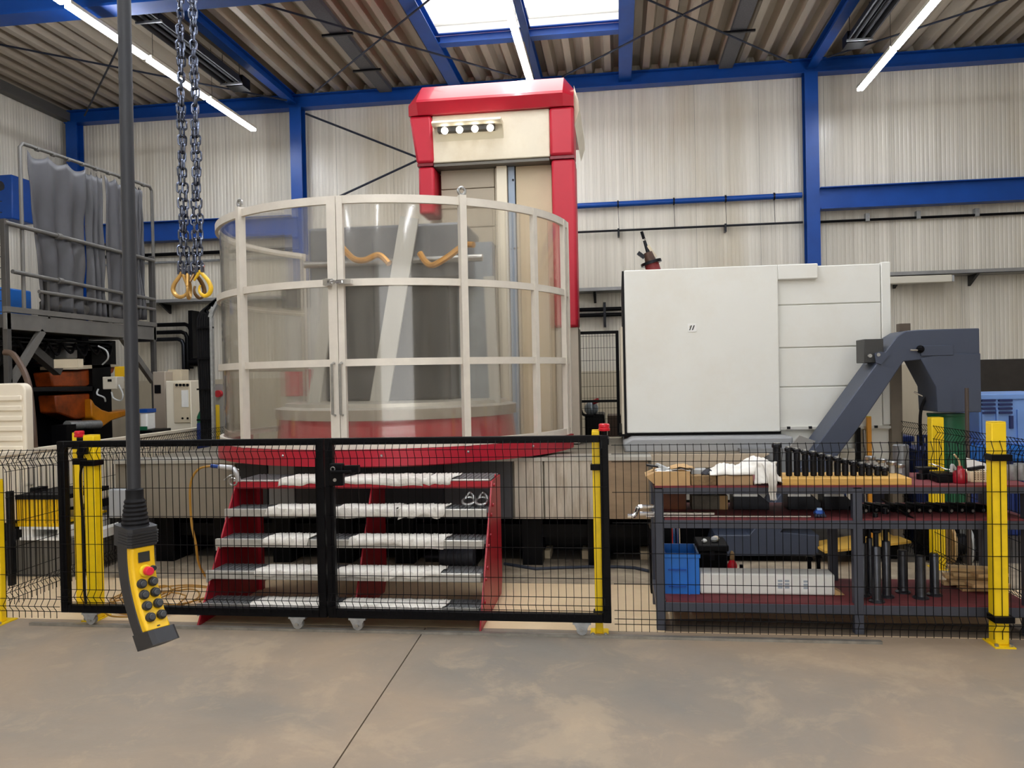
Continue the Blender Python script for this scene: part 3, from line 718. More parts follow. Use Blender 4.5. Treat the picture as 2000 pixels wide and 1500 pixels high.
MB().arc(DC, R0+0.02, -98, 84, 1.035, 1.165, 0.03, 72).build('red_skirt', mat('crimson_skirt', (168,14,42), 0.4, coat=0.1), t)
MB().arc(DC, R0-0.35, -98, 84, 1.03, 1.05, 0.37, 60).build('skirt_floor', REDST, t)
for a in (33.0, -34.4):
    p = dpt(a, R0+0.03, 3.265); n_ = dpt(a, 1, 0)-dpt(a, 0, 0)
    MB().ring(p, 0.03, 0.012, n_, 18, 8).build('lifting_eye', STEEL, t)
for a in (-18, 10, 33, 55, 74):
    MB().ball(dpt(a, R0+0.052, 1.12), 0.012, 8).build('skirt_bolt', STEEL, t)
for a in (-2.0, 0.1):
    MB().tube([dpt(a, R0+0.05, 1.87), dpt(a, R0+0.1, 1.86), dpt(a, R0+0.1, 1.46), dpt(a, R0+0.05, 1.45)], 0.011, 8).build('pull_handle', STEEL, t)
lt = MB(); p = dpt(-1.0, R0+0.05, 2.515); lt.box(p.x-0.09, p.x-0.03, p.y-0.05, p.y+0.01, 2.49, 2.54); lt.box(p.x+0.02, p.x+0.14, p.y-0.05, p.y+0.01, 2.497, 2.532)
lt.cyl((p.x-0.05,p.y-0.055,2.515), (p.x+0.07,p.y-0.055,2.515), 0.011, 8); lt.ring((p.x-0.01,p.y-0.06,2.515), 0.02, 0.006, (0,1,0), 14, 6)
lt.build('latch', CHROME, t)

# ---- white cabinet
YB = 8.0
t = thing('tool_magazine_cabinet', 'large off-white machine cabinet with stacked side panels right of the drum', 'machine', (1.3,YB,0.6))
MB().box(0.075, 2.56, YB+0.02, YB+2.0, 1.15, 2.735).build('cabinet_body', WHITEP, t)
MB().box(0.075, 1.535, YB-0.06, YB+0.02, 1.15, 2.75).build('front_door', WHITEP, t, bevel=0.01)
MB().box(0.055, 0.075, YB-0.05, YB+2.0, 1.14, 2.745).build('rubber_seal', BLACKR, t)
MB().box(0.03, 0.052, YB-0.02, YB+0.5, 1.14, 2.2).build('edge_strip', CREAM, t)
MB().box(1.535, 1.905, YB-0.06, YB+0.02, 2.605, 2.75).build('top_flap', WHITEP, t, bevel=0.01)
zs = [at(1600,835,YB).z, at(1600,755,YB).z, at(1600,678,YB).z, at(1600,594,YB).z, 2.735]
for k in range(4): MB().box(1.54, 2.485, YB, YB+0.03, zs[k]+0.005, zs[k+1]-0.005).build('stacked_panel', WHITEP, t, bevel=0.006)
MB().box(2.49, 2.575, YB-0.01, YB+0.06, 1.2, 2.745).build('corner_post', WHITEP, t, bevel=0.008)
MB().box(1.54, 2.56, YB-0.03, YB+0.03, 1.165, 1.19).build('bottom_rail', mat('rail_pale', (200,198,190), 0.4), t)
for k in range(5): MB().box(1.6+k*0.2, 1.63+k*0.2, YB-0.04, YB-0.02, 1.172, 1.195).build('rail_clip', DARKM, t)
# emblem plate: two slanted strokes
a, b = at(1343,632,YB-0.06), at(1360,648,YB-0.06)
pl = MB().box(a.x, b.x, YB-0.066, YB-0.058, b.z, a.z).build('emblem_plate', WHITEPL, t)
cx, cz = (a.x+b.x)/2, (a.z+b.z)/2
for dx in (-0.012, 0.014):
    MB().prism([(cx+dx-0.016,cz-0.024),(cx+dx-0.006,cz-0.024),(cx+dx+0.012,cz+0.022),(cx+dx+0.002,cz+0.022)], YB-0.068, YB-0.064, 'XZ').build('emblem_stroke', DARKM, pl)
MB().prism([(cx-0.026,cz+0.006),(cx-0.02,cz-0.004),(cx-0.014,cz+0.016),(cx-0.02,cz+0.022)], YB-0.068, YB-0.064, 'XZ').build('emblem_stroke', mat('pale_emblem',(190,182,160),0.5), pl)
# grey base under it
BG = mat('base_grey', (150,152,154), 0.45, var=0.08, scale=2)
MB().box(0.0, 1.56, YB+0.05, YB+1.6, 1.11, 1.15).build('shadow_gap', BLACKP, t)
MB().prism([(0.05,0.98),(1.6,0.98),(1.6,1.12),(0.12,1.12),(0.03,1.07)], YB-0.3, YB+1.5, 'XZ').build('sliding_cover', BG, t, bevel=0.02)
MB().box(0.29, 1.6, YB+0.1, YB+1.4, 0.0, 0.5).build('dark_plinth', BLACKP, t); MB().box(0.29, 2.2, YB-0.1, YB+1.5, 0.5, 0.98).build('base_block', mat('base_pale', (196,192,182), 0.5, var=0.08, scale=2), t)
MB().prism([(0.3,0.86),(1.15,0.86),(1.35,0.98),(0.2,0.98)], YB-0.5, YB-0.1, 'XZ').build('chip_tray', mat('tray_tan', (186,170,148), 0.5, var=0.12), t)
MB().prism([(1.15,0.8),(1.65,0.7),(1.62,1.02),(1.1,1.02)], YB-0.42, YB-0.1, 'XZ').build('deflector_plate', MIDG, t)
c = at(1568,880,7.6); MB().prism([(c.x-0.12,c.z+0.03),(c.x-0.03,c.z+0.14),(c.x+0.13,c.z+0.08),(c.x+0.13,c.z-0.04),(c.x+0.02,c.z-0.16)], 7.58, 7.62, 'XZ').build('swivel_plate', mat('plate_grey',(140,138,134),0.5), t)
MB().box(1.56, 2.56, YB+0.04, YB+0.6, 0.55, 1.16).build('lower_wall', WHITEP, t)
# things on top of the cabinet
t = thing('angle_head', 'dark greasy milling head with a thin nozzle on top of the white cabinet', 'tool', at(1275,530,8.5))
c = at(1276,527,8.5); up = V((-0.28,0,1)).normalized(); sd = V((1,0,0.28)).normalized()
MB().cyl(c-up*0.06, c+up*0.06, 0.075, 16).build('red_base', mat('dull_red',(120,28,30),0.5), t)
MB().cyl(c+up*0.06, c+up*0.09, 0.11, 18).build('flange', DARKM, t)
MB().cyl(c+up*0.09, c+up*0.19, 0.06, 14, 0.045).build('gear_case', mat('rusty_steel',(74,52,42),0.5,metal=0.5,var=0.3,scale=20), t)
MB().bar(c+up*0.12+sd*0.06, c+up*0.26+sd*0.02, 0.03, 0.03).build('cam', BEIGE, t)
MB().bar(c+up*0.15-sd*0.05, c+up*0.22-sd*0.10, 0.035, 0.04).build('claw', DARKM, t)
MB().cyl(c+up*0.19, c+up*0.32, 0.02, 10, 0.016).build('nozzle', DARKM, t)
MB().cyl(c+up*0.34, c+up*0.42, 0.016, 10).build('nozzle_tip', BLACKP, t)
MB().tube([c+up*0.31, c+up*0.33+sd*0.015, c+up*0.35-sd*0.01], 0.009, 8).build('hook', CHROME, t)
MB().bar(c-sd*0.2-up*0.03, c+sd*0.0-up*0.02, 0.1, 0.025).build('arm', DARKM, t)
MB().box(c.x-0.22, c.x+0.1, 8.42, 8.6, 2.735, c.z-0.04).build('stand', DARKM, t)
t = thing('cable_chain', 'black cable carrier lying on top of the white cabinet near the column', 'cable', at(1560,510,8.6))
c0, c1 = at(1538,512,8.6), at(1572,510,8.6)
for k in range(7): MB().box(c0.x-0.03+k*0.035, c0.x-0.002+k*0.035, 8.55, 8.62, 2.736, 2.79).build('chain_link', BLACKP, t)
for px in (1517,1527): 
    q = at(px,514,8.6); MB().box(q.x-0.02, q.x+0.02, 8.57, 8.61, 2.736, 2.765).build('chain_link', DARKM, t)

# ---- chip conveyor
YV = 7.45; WV = 0.42
def fp(px, py): p = at(px,py,YV); return (p.x, p.z)
t = thing('chip_conveyor', 'slate grey inclined chip conveyor rising right to a discharge chute', 'conveyor', (2.2,YV,0.3))
inc = [fp(1385,1086), fp(1398,1045), fp(1464,1045), fp(1607,855), fp(1727,690), fp(1752,657), fp(1770,646), fp(1795,644), fp(1913,641), fp(1914,695), fp(1838,695), fp(1797,703), fp(1765,706), fp(1672,843), fp(1524,1040), fp(1600,1046), fp(1600,1086)]
MB().prism(inc, YV, YV+WV, 'XZ').build('conveyor_body', CONV, t, bevel=0.008)
ch_ = [fp(1797,700), fp(1838,690), fp(1914,690), fp(1916,805), fp(1830,805), fp(1827,756)]
MB().prism(ch_, YV-0.012, YV+WV+0.01, 'XZ').build('discharge_chute', CONV, t, bevel=0.006)
a, b = fp(1797,675), fp(1861,694)
MB().box(a[0], b[0], YV-0.018, YV, b[1], a[1]).build('hatch', CONV, t, bevel=0.004)
MB().cyl((fp(1775,684)[0],YV-0.03,fp(1775,684)[1]), (fp(1797,684)[0],YV-0.03,fp(1797,684)[1]), 0.008, 8).build('tensioner_bolt', CHROME, t)
MB().ball((fp(1796,682)[0],YV-0.02,fp(1796,682)[1]), 0.035, 10).build('hatch_knob', BLACKP, t)
gp = [fp(1707,690), fp(1718,687), fp(1738,690), fp(1720,712), fp(1710,708)]
MB().prism(gp, YV-0.02, YV, 'XZ').build('gusset', CONV, t)
for px, py in ((1698,695),(1714,693)): MB().cyl((fp(px,py)[0],YV-0.03,fp(px,py)[1]), (fp(px,py)[0],YV,fp(px,py)[1]), 0.016, 10).build('bolt_head', STEEL, t)
a = fp(1691,662); b = fp(1730,708)
MB().box(a[0], b[0], YV+0.05, YV+0.3, b[1], a[1]).build('drive_box', mat('drive_dark',(52,52,50),0.5,var=0.1), t, bevel=0.006)
q = fp(1784,640); MB().box(q[0]-0.045, q[0]+0.045, YV+0.2, YV+0.3, q[1]-0.02, q[1]+0.05).build('stop_block', mat('brown_block',(86,74,62),0.7), t)
MB().cyl((fp(1793,766)[0],YV+0.1,fp(1793,766)[1]), (fp(1810,774)[0],YV+0.1,fp(1810,774)[1]), 0.008, 8).build('lever_pin', CHROME, t)
# support post standing behind the incline
MB().box(fp(1777,700)[0], fp(1800,700)[0], YV+0.5, YV+0.62, 0.0, fp(1780,700)[1]).build('support_post', mat('post_taupe',(120,110,96),0.6,var=0.08), t)
MB().tube(sm([at(1812,772,7.7), at(1800,795,7.7), at(1797,830,7.7), at(1800,870,7.7)]), 0.014, 8).build('cable', BLACKR, t)
# ================================================================ stairs
TZ = [0.15, 0.355, 0.558, 0.758, 0.96]; TY = [5.36, 5.50, 5.65, 5.80, 5.95]
SX0, SX1 = -3.0, -0.97
t = thing('steel_stairs', 'red five-step steel stairs with grating treads leading up to the drum', 'stairs', (-2,5.6,0))
for x0, x1, mname in ((SX0-0.012, SX0, 'side_plate'), (SX1, SX1+0.012, 'side_plate'), (-1.93, -1.918, 'centre_stringer')):
    ys0 = 5.33 if mname == 'side_plate' else 5.52
    MB().prism([(ys0,0.0),(5.96 if ys0 < 5.5 else 6.06,0.945),(6.36,0.945),(6.36,0.10),(6.30,0.0)], x0, x1, 'YZ').build(mname, REDST, t)
for x in (SX0+0.0, SX1-0.03): MB().box(x, x+0.03, 6.3, 6.355, 0.0, 0.93).build('back_post', REDST, t)
MB().box(SX0, SX1, 6.28, 6.35, 0.62, 0.70).build('cross_tie', REDST, t); MB().box(SX0-0.02, SX1, 5.945, 5.975, 0.895, 0.945).build('deck_fascia', REDST, t)
GRAT = mat('serrated_grating', (122,124,126), 0.45, metal=0.5, var=0.35, scale=70, bump=0.8, bscale=160)
NOSE = mat('worn_zinc_nosing', (184,182,176), 0.35, metal=0.5, var=0.15, scale=18)
for k in range(5):
    dep = 0.24 if k < 4 else 0.40
    MB().box(SX0+0.002, SX1-0.002, TY[k]+0.03, TY[k]+dep, TZ[k]-0.03, TZ[k]-0.004).build('tread', GRAT, t)
    # serrated bars
    n = 60; sb = MB()
    for i in range(n):
        x = SX0+0.02+(SX1-SX0-0.04)*i/(n-1); sb.box(x-0.006, x+0.006, TY[k]+0.04, TY[k]+dep-0.01, TZ[k]-0.004, TZ[k]+0.001)
    o = sb.build('grating_bars', GRAT, t); o['kind'] = 'stuff'
    MB().box(SX0-0.03, SX1-0.01, TY[k], TY[k]+0.03, TZ[k]-(0.062 if k < 4 else 0.015), TZ[k]).build('tread_nosing', NOSE, t, bevel=0.006)
    if k < 4: MB().prism([(SX0-0.03,TZ[k]-0.09),(SX0-0.02,TZ[k]-0.09),(SX0+0.02,TZ[k]-0.06),(SX0-0.03,TZ[k]-0.06)], TY[k]+0.01, TY[k]+0.2, 'XZ').build('tread_bracket', NOSE, t)
    for dy, dz in ((0.06,-0.03),(0.14,0.03)):
        MB().cyl((SX1+0.01,TY[k]+dy,TZ[k]+dz-0.02), (SX1+0.024,TY[k]+dy,TZ[k]+dz-0.02), 0.014, 8).build('bolt', REDST, t)

# ---- absorbent mats on the treads
MATPX = [((487,638),(657,762),(757,866)), ((500,632),(652,765),(752,860)), ((516,602),(680,782),(772,866)), ((521,627),(652,776),(778,868)), ((546,640),(672,826),(828,884))]
NAMES = ['lowest tread', 'second lowest tread', 'middle tread', 'second highest tread', 'top deck']
POS = ['left of the gate post', 'in the middle', 'at the right']
MYS = [1185,1118,1052,993,938]
for k in range(5):
    for j, (a, b) in enumerate(MATPX[k]):
        xa, xb = at(a,MYS[k],TY[k]).x, at(b,MYS[k],TY[k]).x
        sd = k*10+j*3.3; dep = 0.19 if k < 4 else 0.3
        drop0, skew = 0.035+0.03*random.random(), jit(0.035)
        def fn(u, v, xa=xa, xb=xb, sd=sd, k=k, dep=dep, drop0=drop0, skew=skew):
            x = xa+(xb-xa)*u + 0.02*ns(v*3+sd, 1.3) + (0.05*(v-0.25))*(1 if u < 0.5 else 0.6)
            drop = max(0.0, drop0+0.03*ns(u*3.5+sd, 5)+skew*(u-0.5))
            w = 0.005*ns(u*9+sd, v*7) + 0.003*math.sin(u*(xb-xa)*230+v*12+sd)
            L_ = dep+drop; s_ = v*L_          # from front hem upwards
            if s_ < drop: return (x, TY[k]-0.008+w, TZ[k]+0.004-(drop-s_))
            q = s_-drop; return (x, TY[k]-0.006+q, TZ[k]+0.009+w+0.006*max(0, ns(u*5+sd, v*3)))
        o = MB().grid(fn, 36, 14  ).build('absorbent_mat', MATC, None, solid=0.006, smooth=1.2)
        tag(o, f'white absorbent mat on the {NAMES[k]} of the stairs, {POS[j]}', 'mat', 'absorbent mats on the stair treads')

# ---- curled metal grips
for i, (px, py, lb) in enumerate(((915,977,'left one of two curled grey metal grips on the fourth tread'), (941,977,'right one of two curled grey metal grips on the fourth tread'))):
    c = at(px,py,5.92); t = thing('cable_grip', lb, 'metal part', (c.x,5.92,TZ[3]), 'curled metal grips on the stairs')
    pts = [(c.x+0.045*math.cos(2*PI*q/20), 5.92+0.05*math.sin(2*PI*q/20), TZ[3]+0.022+0.02*(1+math.sin(2*PI*q/20))) for q in range(20)]
    MB().tube(pts, 0.011, 8, True).build('loop', STEEL, t)
    MB().tube(sm([(c.x-0.03,5.96,TZ[3]+0.06), (c.x,5.99,TZ[3]+0.095), (c.x+0.035,5.96,TZ[3]+0.07), (c.x+0.045,5.93,TZ[3]+0.04)]), 0.011, 8).build('curl', STEEL, t)

# ---- air gun and hose
g0 = at(412,910,5.7); g1 = at(455,914,5.72)
t = thing('air_gun', 'silver compressed air gun hanging on the top left corner of the stairs', 'air gun', g1)
MB().tube([g0, g0+(g1-g0)*0.35], 0.014, 10).build('hose_coupling', mat('coupling_blue',(40,70,140),0.35,metal=0.4), t)
MB().tube([g0+(g1-g0)*0.35, g1], [0.017,0.021], 10).build('barrel', mat('gun_silver',(206,208,212),0.3,metal=0.6), t)
MB().tube(sm([g1, at(462,925,5.72), at(466,938,5.74)]), [0.018]*13, 10).build('grip', MATS['gun_silver'], t)
MB().tube(sm([at(460,925,5.72), at(448,930,5.70), at(438,938,5.7)]), 0.007, 8).build('trigger', STEEL, t)
MB().ring(at(455,941,5.86), 0.03, 0.008, (0,1,0.2), 18, 8).build('hanging_ring', STEEL, t)
MB().ring(at(464,920,5.72), 0.014, 0.005, (0,1,0), 14, 6).build('eyelet', STEEL, t)
hp = [g0, at(390,915,5.7), at(376,932,5.7), at(371,960,5.7), at(374,1020,5.7), at(382,1060,5.7), at(392,1110,5.75), V((-3.12,5.9,0.06)), V((-3.2,6.1,0.02))]
t = thing('air_hose', 'amber air hose looping from the air gun down to a coil on the floor', 'hose', (-3.4,5.9,0))
MB().tube(sm(hp, 8), 0.009, 8).build('riser', HOSEY, t)
co = []
for q in range(5*26):
    a = 2*PI*q/26; rr = 0.24+0.10*math.sin(q*0.11)+0.05*math.sin(q*0.043+1)
    co.append((-3.62+rr*1.15*math.cos(a)+0.12*math.sin(q*0.047), 5.88+rr*math.sin(a)*1.25+0.10*math.sin(q*0.061), 0.014+0.008*(q//26)+0.02*max(0, math.sin(a*2+q*0.1))))
MB().tube(sm(co,2), 0.0065, 6).build('coil', HOSEY, t)
o = MB().grid(lambda u, v: (-3.42+0.34*u+0.02*ns(v*4), 6.55+0.24*v, max(0.006, 0.20*math.sin(PI*min(1, u*1.15))**0.8*math.sin(PI*v)**0.7+0.03*ns(u*6, v*6))), 16, 12).build('rag_heap', mat('dirty_rag',(150,140,122),0.9,var=0.2,scale=8), None, solid=0.008, smooth=1.2)
tag(o, 'crumpled grey-beige rag on the floor left of the stairs', 'rag')

# ================================================================ fence and gate
YG = 5.27
def wire_panel(mb, p0, p1, z0, z1, sp=0.05, dirn=None, r=0.0026, first=0.025, fold=0.035, hz=None):
    p0, p1 = V(p0), V(p1); d = (p1-p0); L_ = d.length; d.normalize(); nrm = V((d.y, -d.x, 0))
    H = z1-z0
    prof = [(z0,0), (z0+0.05,0), (z0+0.095,fold), (z0+0.14,0), (z1-0.115,0), (z1-0.06,fold), (z1-0.006,0), (z1,0)]
    x = first
    while x < L_-0.005:
        mb.tube([p0+d*x+nrm*f_+V((0,0,z-p0.z)) for z, f_ in prof], r, 4); x += sp
    zs_ = [(z0+0.05,0), (z0+0.095,fold), (z0+0.14,0), (z1-0.115,0), (z1-0.06,fold), (z1-0.006,0)]
    q = z1-0.115-0.2
    while q > z0+0.2: zs_.append((q,0)); q -= 0.2
    for z, f_ in zs_:
        a = p0+nrm*(f_+0.004)+V((0,0,z-p0.z)); mb.tube([a, a+d*L_], r*1.1, 4)
    return mb
t = None
GB0, GB1 = 0.105, 1.335
def leaf(x0, x1, label, wheels, lock):
    t = thing('sliding_gate', label, 'gate', (x0,YG,0.03))
    w = 0.055
    MB().box(x0, x0+w, YG-0.025, YG+0.025, GB0, GB1).build('upright', BLACKP, t, bevel=0.004)
    MB().box(x1-w, x1, YG-0.025, YG+0.025, GB0, GB1).build('upright', BLACKP, t, bevel=0.004)
    MB().box(x0+w, x1-w, YG-0.025, YG+0.025, GB1-0.045, GB1).build('top_rail', BLACKP, t, bevel=0.004)
    MB().box(x0+w, x1-w, YG-0.025, YG+0.025, GB0, GB0+0.055).build('bottom_rail', BLACKP, t, bevel=0.004)
    o = wire_panel(MB(), (x0+0.01,YG-0.032,0), (x1-0.01,YG-0.032,0), GB0+0.03, GB1-0.02).build('wire_mesh', BLACKP, t); o['kind'] = 'stuff'
    for x in wheels:
        h = MB(); h.box(x-0.06, x+0.06, YG-0.03, YG+0.03, GB0-0.012, GB0); h.prism([(x-0.05,GB0-0.012),(x+0.05,GB0-0.012),(x+0.03,GB0-0.05),(x-0.03,GB0-0.05)], YG-0.03, YG-0.024, 'XZ')
        h.build('wheel_bracket', GALV, t)
        MB().lathe([(0.02,-0.016),(0.036,-0.016),(0.032,-0.004),(0.032,0.004),(0.036,0.016),(0.02,0.016)], (x,YG,0.056), 24, 'Y').build('wheel', GALV, t)
        MB().cyl((x,YG-0.04,0.058), (x,YG-0.02,0.058), 0.012, 10).build('axle_nut', STEEL, t)
    return t
xm0, xm1 = at(636,1040,YG).x, at(641,1040,YG).x
gx0, gx1 = at(122,1040,YG).x-0.01, at(1191,1040,YG).x
gl = leaf(gx0, (xm0+xm1)/2-0.006, 'left leaf of the black wire mesh sliding gate in front of the stairs', (at(180,1220,YG).x, at(583,1222,YG).x), False)
gr = leaf((xm0+xm1)/2+0.006, gx1, 'right leaf of the black wire mesh sliding gate, with the lock and handle', (at(700,1226,YG).x, at(1137,1236,YG).x), True)
# centre lock
la, lb_ = at(645,905,YG-0.05), at(672,948,YG-0.05)
lk = MB().box(la.x+0.0, lb_.x, YG-0.075, YG-0.027, lb_.z, la.z).build('lock_case', BLACKP, gr, bevel=0.006)
MB().tube([(la.x+0.03,YG-0.08,la.z-0.05), (la.x+0.03,YG-0.115,la.z-0.05), (la.x+0.17,YG-0.115,la.z-0.05)], 0.011, 8).build('lever_handle', BLACKP, gr)
MB().cyl((la.x+0.04,YG-0.082,la.z-0.11), (la.x+0.04,YG-0.074,la.z-0.11), 0.012, 12).build('keyhole', STEEL, gr)
MB().ring((la.x+0.03,YG-0.085,la.z-0.035), 0.014, 0.004, (0,1,0), 14, 6).build('key_ring', STEEL, gr)
MB().box(la.x+0.10, la.x+0.2, YG-0.06, YG-0.02, la.z-0.06, la.z-0.015).build('strike_box', BLACKP, gr)
# rail on the floor
ra, rb = at(60,1220,5.28), at(1722,1259,5.28)
o = MB().box(ra.x, rb.x, 5.262, 5.30, 0.0, 0.018).build('floor_rail', mat('worn_rail_steel', (150,146,138), 0.4, metal=0.6, var=0.25, scale=10), None)
tag(o, 'flat steel guide rail on the floor under the sliding gate', 'rail')

def post(x, y, z1, lb, w=0.055, foot=True, group='yellow fence posts', clamps=(), face=-1, mt_=YEL):
    t = thing('fence_post', lb, 'post', (x,y,0), group)
    MB().box(x-w/2, x+w/2, y-w/2, y+w/2, 0.008, z1).build('shaft', mt_, t, bevel=0.005)
    MB().box(x-w/2+0.002, x+w/2-0.002, y-w/2+0.002, y+w/2-0.002, z1, z1+0.006).build('cap', mat('post_cap_yellow',(220,186,10),0.5), t)
    if foot:
        ft = MB().box(x-0.06, x+0.06, y-0.09, y+0.09, 0.0, 0.008).build('base_plate', mt_, t)
        for dx in (-0.042, 0.042): MB().cyl((x+dx,y-0.065,0.008), (x+dx,y-0.065,0.024), 0.012, 8).build('anchor_bolt', STEEL, ft)
    for z in clamps: MB().box(x-w/2-0.012, x+w/2+0.022, y-w/2-0.03, y+w/2, z-0.02, z+0.02).build('mesh_clamp', BLACKP, t, bevel=0.004)
    return t
px_ = lambda px, py, y: at(px, py, y).x
p5 = post(px_(1948,1040,5.32), 5.32, 1.385, 'tall yellow fence post at the right, in front of the workbench', 0.085, clamps=(1.17,0.17))
p1 = post(px_(1167,1040,5.36), 5.36, 1.36, 'yellow fence post behind the right end of the gate', 0.05, clamps=(1.12,0.14))
pL1 = post(px_(154,1000,5.75), 5.75, 1.36, 'thinner left one of two yellow posts behind the left gate end', 0.05)
pL2 = post(px_(183,1000,5.46), 5.46, 1.36, 'thicker right one of two yellow posts behind the left gate end', 0.085, clamps=(1.16,))
post(px_(-2,1040,5.32), 5.32, 1.05, 'yellow fence post cut off by the left edge of the picture', 0.05)
post(px_(420,840,9.4), 9.4, 1.45, 'distant yellow post left of the drum', 0.09, foot=True)
post(2.70, 7.3, 1.30, 'yellow fence post behind the workbench, by the chip conveyor', 0.1)
op = post(px_(1697,840,7.92), 7.92, 1.28, 'slim orange-yellow post at the far end of the right fence', 0.04, foot=True, mt_=mat('orange_post_paint',(222,150,40),0.45))
# fence panels
def fence(p0, p1, z0, z1, lb, r=0.0026, fold=0.035, sp=0.05):
    t = thing('mesh_fence', lb, 'fence', (p0[0],p0[1],z0), 'black wire fence panels')
    o = wire_panel(MB(), (p0[0],p0[1],0), (p1[0],p1[1],0), z0, z1, r=r, fold=fold, sp=sp).build('wire_mesh', BLACKP, t); o['kind'] = 'stuff'; return t
fence((gx1+0.02,5.27), (2.72,5.27), 0.045, 1.275, 'black wire fence panel in front of the workbench, right of the gate')
fence((-4.9,5.30), (gx0-0.02,5.30), 0.045, 1.275, 'short black wire fence panel left of the gate at the picture edge')
fence((-4.72,5.6), (-4.88,9.9), 0.03, 1.19, 'black wire fence running back along the left side', fold=-0.035)
fence((2.72,5.35), (2.62,8.3), 0.03, 1.24, 'black wire fence running back behind the workbench on the right', fold=0.035)
# safety switch on the left posts, red beacons
t = thing('safety_switch', 'black interlock switch with cable on the yellow posts at the left gate end', 'switch', at(160,895,5.5))
a = at(160,880,5.5); MB().box(a.x-0.02, a.x+0.03, 5.47, 5.53, at(160,898,5.5).z, at(160,855,5.5).z).build('switch_body', BLACKP, t, bevel=0.005)
MB().box(a.x-0.01, a.x+0.1, 5.40, 5.44, at(160,905,5.5).z, at(160,893,5.5).z).build('actuator', BLACKP, t, bevel=0.004)
MB().box(a.x+0.05, a.x+0.115, 5.39, 5.44, at(160,885,5.5).z, at(160,872,5.5).z).build('upper_actuator', BLACKP, t, bevel=0.004)
MB().tube(sm([at(165,900,5.45), at(158,920,5.46), at(158,960,5.48), at(163,1040,5.46), at(165,1150,5.44), at(170,1190,5.4)]), 0.010, 8).build('cable', BLACKR, t)
MB().box(px_(168,1190,5.38), px_(186,1190,5.38), 5.36, 5.41, at(170,1202,5.38).z, at(170,1184,5.38).z).build('lower_switch', BLACKP, t, bevel=0.004)
def beacon(px, py, y, lb):
    c = at(px,py,y); t = thing('signal_lamp', lb, 'lamp', (c.x,y,c.z-0.05), 'red caps at the gate ends')
    MB().lathe([(0.036,-0.022),(0.038,-0.018),(0.038,-0.004),(0.033,0.0),(0.036,0.004),(0.036,0.02),(0.03,0.026)], (c.x,y,c.z), 20).build('red_cap', REDC, t)
    MB().cyl((c.x,y,c.z-0.075), (c.x,y,c.z-0.022), 0.02, 12).build('stem', BLACKP, t)
    MB().box(c.x-0.02, c.x+0.03, y-0.06, y+0.14, c.z-0.11, c.z-0.07).build('bracket', BLACKP, t)
beacon(155,848,5.68,'red signal cap above the yellow posts at the left gate end'); beacon(1180,835,5.33,'red signal cap above the right end of the gate')
# ================================================================ workbench and what lies on it
YF_, YK = 5.45, 6.12
t = thing('workbench', 'charcoal steel workbench with three oxblood rubber-topped levels behind the fence', 'workbench', (1.5,5.8,0))
BX0, BX1 = 0.225, 2.6
for x in (BX0, 1.50, 2.54):
    for y in (YF_, YK-0.06):
        MB().box(x, x+0.06, y, y+0.06, 0.0, 0.965).build('leg', BENCHM, t, bevel=0.004)
LV = [(0.935,0.965),(0.70,0.755),(0.135,0.205)]
for z0, z1 in ((0.92,0.965),(0.69,0.745),(0.13,0.19)):
    MB().box(BX0+0.06, BX1, YF_+0.002, YF_+0.05, z0, z1).build('front_beam', BENCHM, t, bevel=0.003)
    MB().box(BX0+0.06, BX1, YK-0.05, YK, z0, z1).build('rear_beam', BENCHM, t)
    MB().box(BX0, BX0+0.05, YF_+0.06, YK-0.06, z0, z1).build('end_beam', BENCHM, t)
ZT, ZM, ZB = 0.975, 0.757, 0.198
for z, nm in ((ZT,'top_mat'),(ZM,'middle_mat'),(ZB,'bottom_mat')):
    MB().box(BX0+(0.0 if z == ZT else 0.065), BX1, YF_-(0.0 if z == ZT else -0.01), YK, z-0.012, z).build(nm, MATRED, t)
MB().box(BX0, BX1, YF_, YK, ZT-0.02, ZT-0.012).build('top_plate', BENCHM, t)

def X_(px, y, py=940): return at(px,py,y).x
# cardboard boxes
def obox(nm, lb, x0, x1, y0, y1, z0, z1, mt_, open_=False, cat='box', group=None):
    t = thing(nm, lb, cat, ((x0+x1)/2,(y0+y1)/2,z0), group)
    if open_:
        w = 0.006
        MB().box(x0, x1, y0, y1, z0, z0+w).build('bottom', mt_, t)
        for b in ((x0,x1,y0,y0+w),(x0,x1,y1-w,y1),(x0,x0+w,y0+w,y1-w),(x1-w,x1,y0+w,y1-w)): MB().box(*b, z0+w, z1).build('side', mt_, t)
    else: MB().box(x0, x1, y0, y1, z0, z1).build('carton', mt_, t, bevel=0.004)
    return t
xa, xb = X_(1279,5.47), X_(1348,5.47)
t = obox('open_carton', 'plain open cardboard box with papers in it at the left end of the bench top', xa, xb, 5.47, 5.75, ZT, at(1300,921,5.47).z, CARD, True)
MB().prism([(xa-0.008,ZT+0.01),(xa-0.002,ZT+0.01),(xa-0.002,at(1300,921,5.47).z-0.01),(xa-0.06,ZT+0.06)], 5.49, 5.72, 'XZ').build('side_flap', CARD, t)
for k, (px, dz, mm) in enumerate(((1300,0.012,WHITEPL),(1322,0.02,WHITEPL),(1330,0.03,CARD))):
    x = X_(px,5.55); zt_ = at(1300,921,5.47).z
    tag(MB().grid(lambda u, v, x=x, z=zt_, dz=dz, k=k: (x-0.07+0.16*u, 5.5+0.2*v, z-0.03+dz*1.4+0.05*u*(1-u)+0.012*ns(u*4+k, v*3)), 8, 6).build('paper_sheet', mm, None, solid=0.002, smooth=1.0),
        ('white paper lying lowest in the open carton', 'white paper sheet curling out of the open carton', 'brown paper sheet topmost in the open carton')[k], 'paper')
c = at(1290,908,5.62)
t = thing('metal_strap', 'grey bent metal bar resting across the open carton', 'metal part', c)
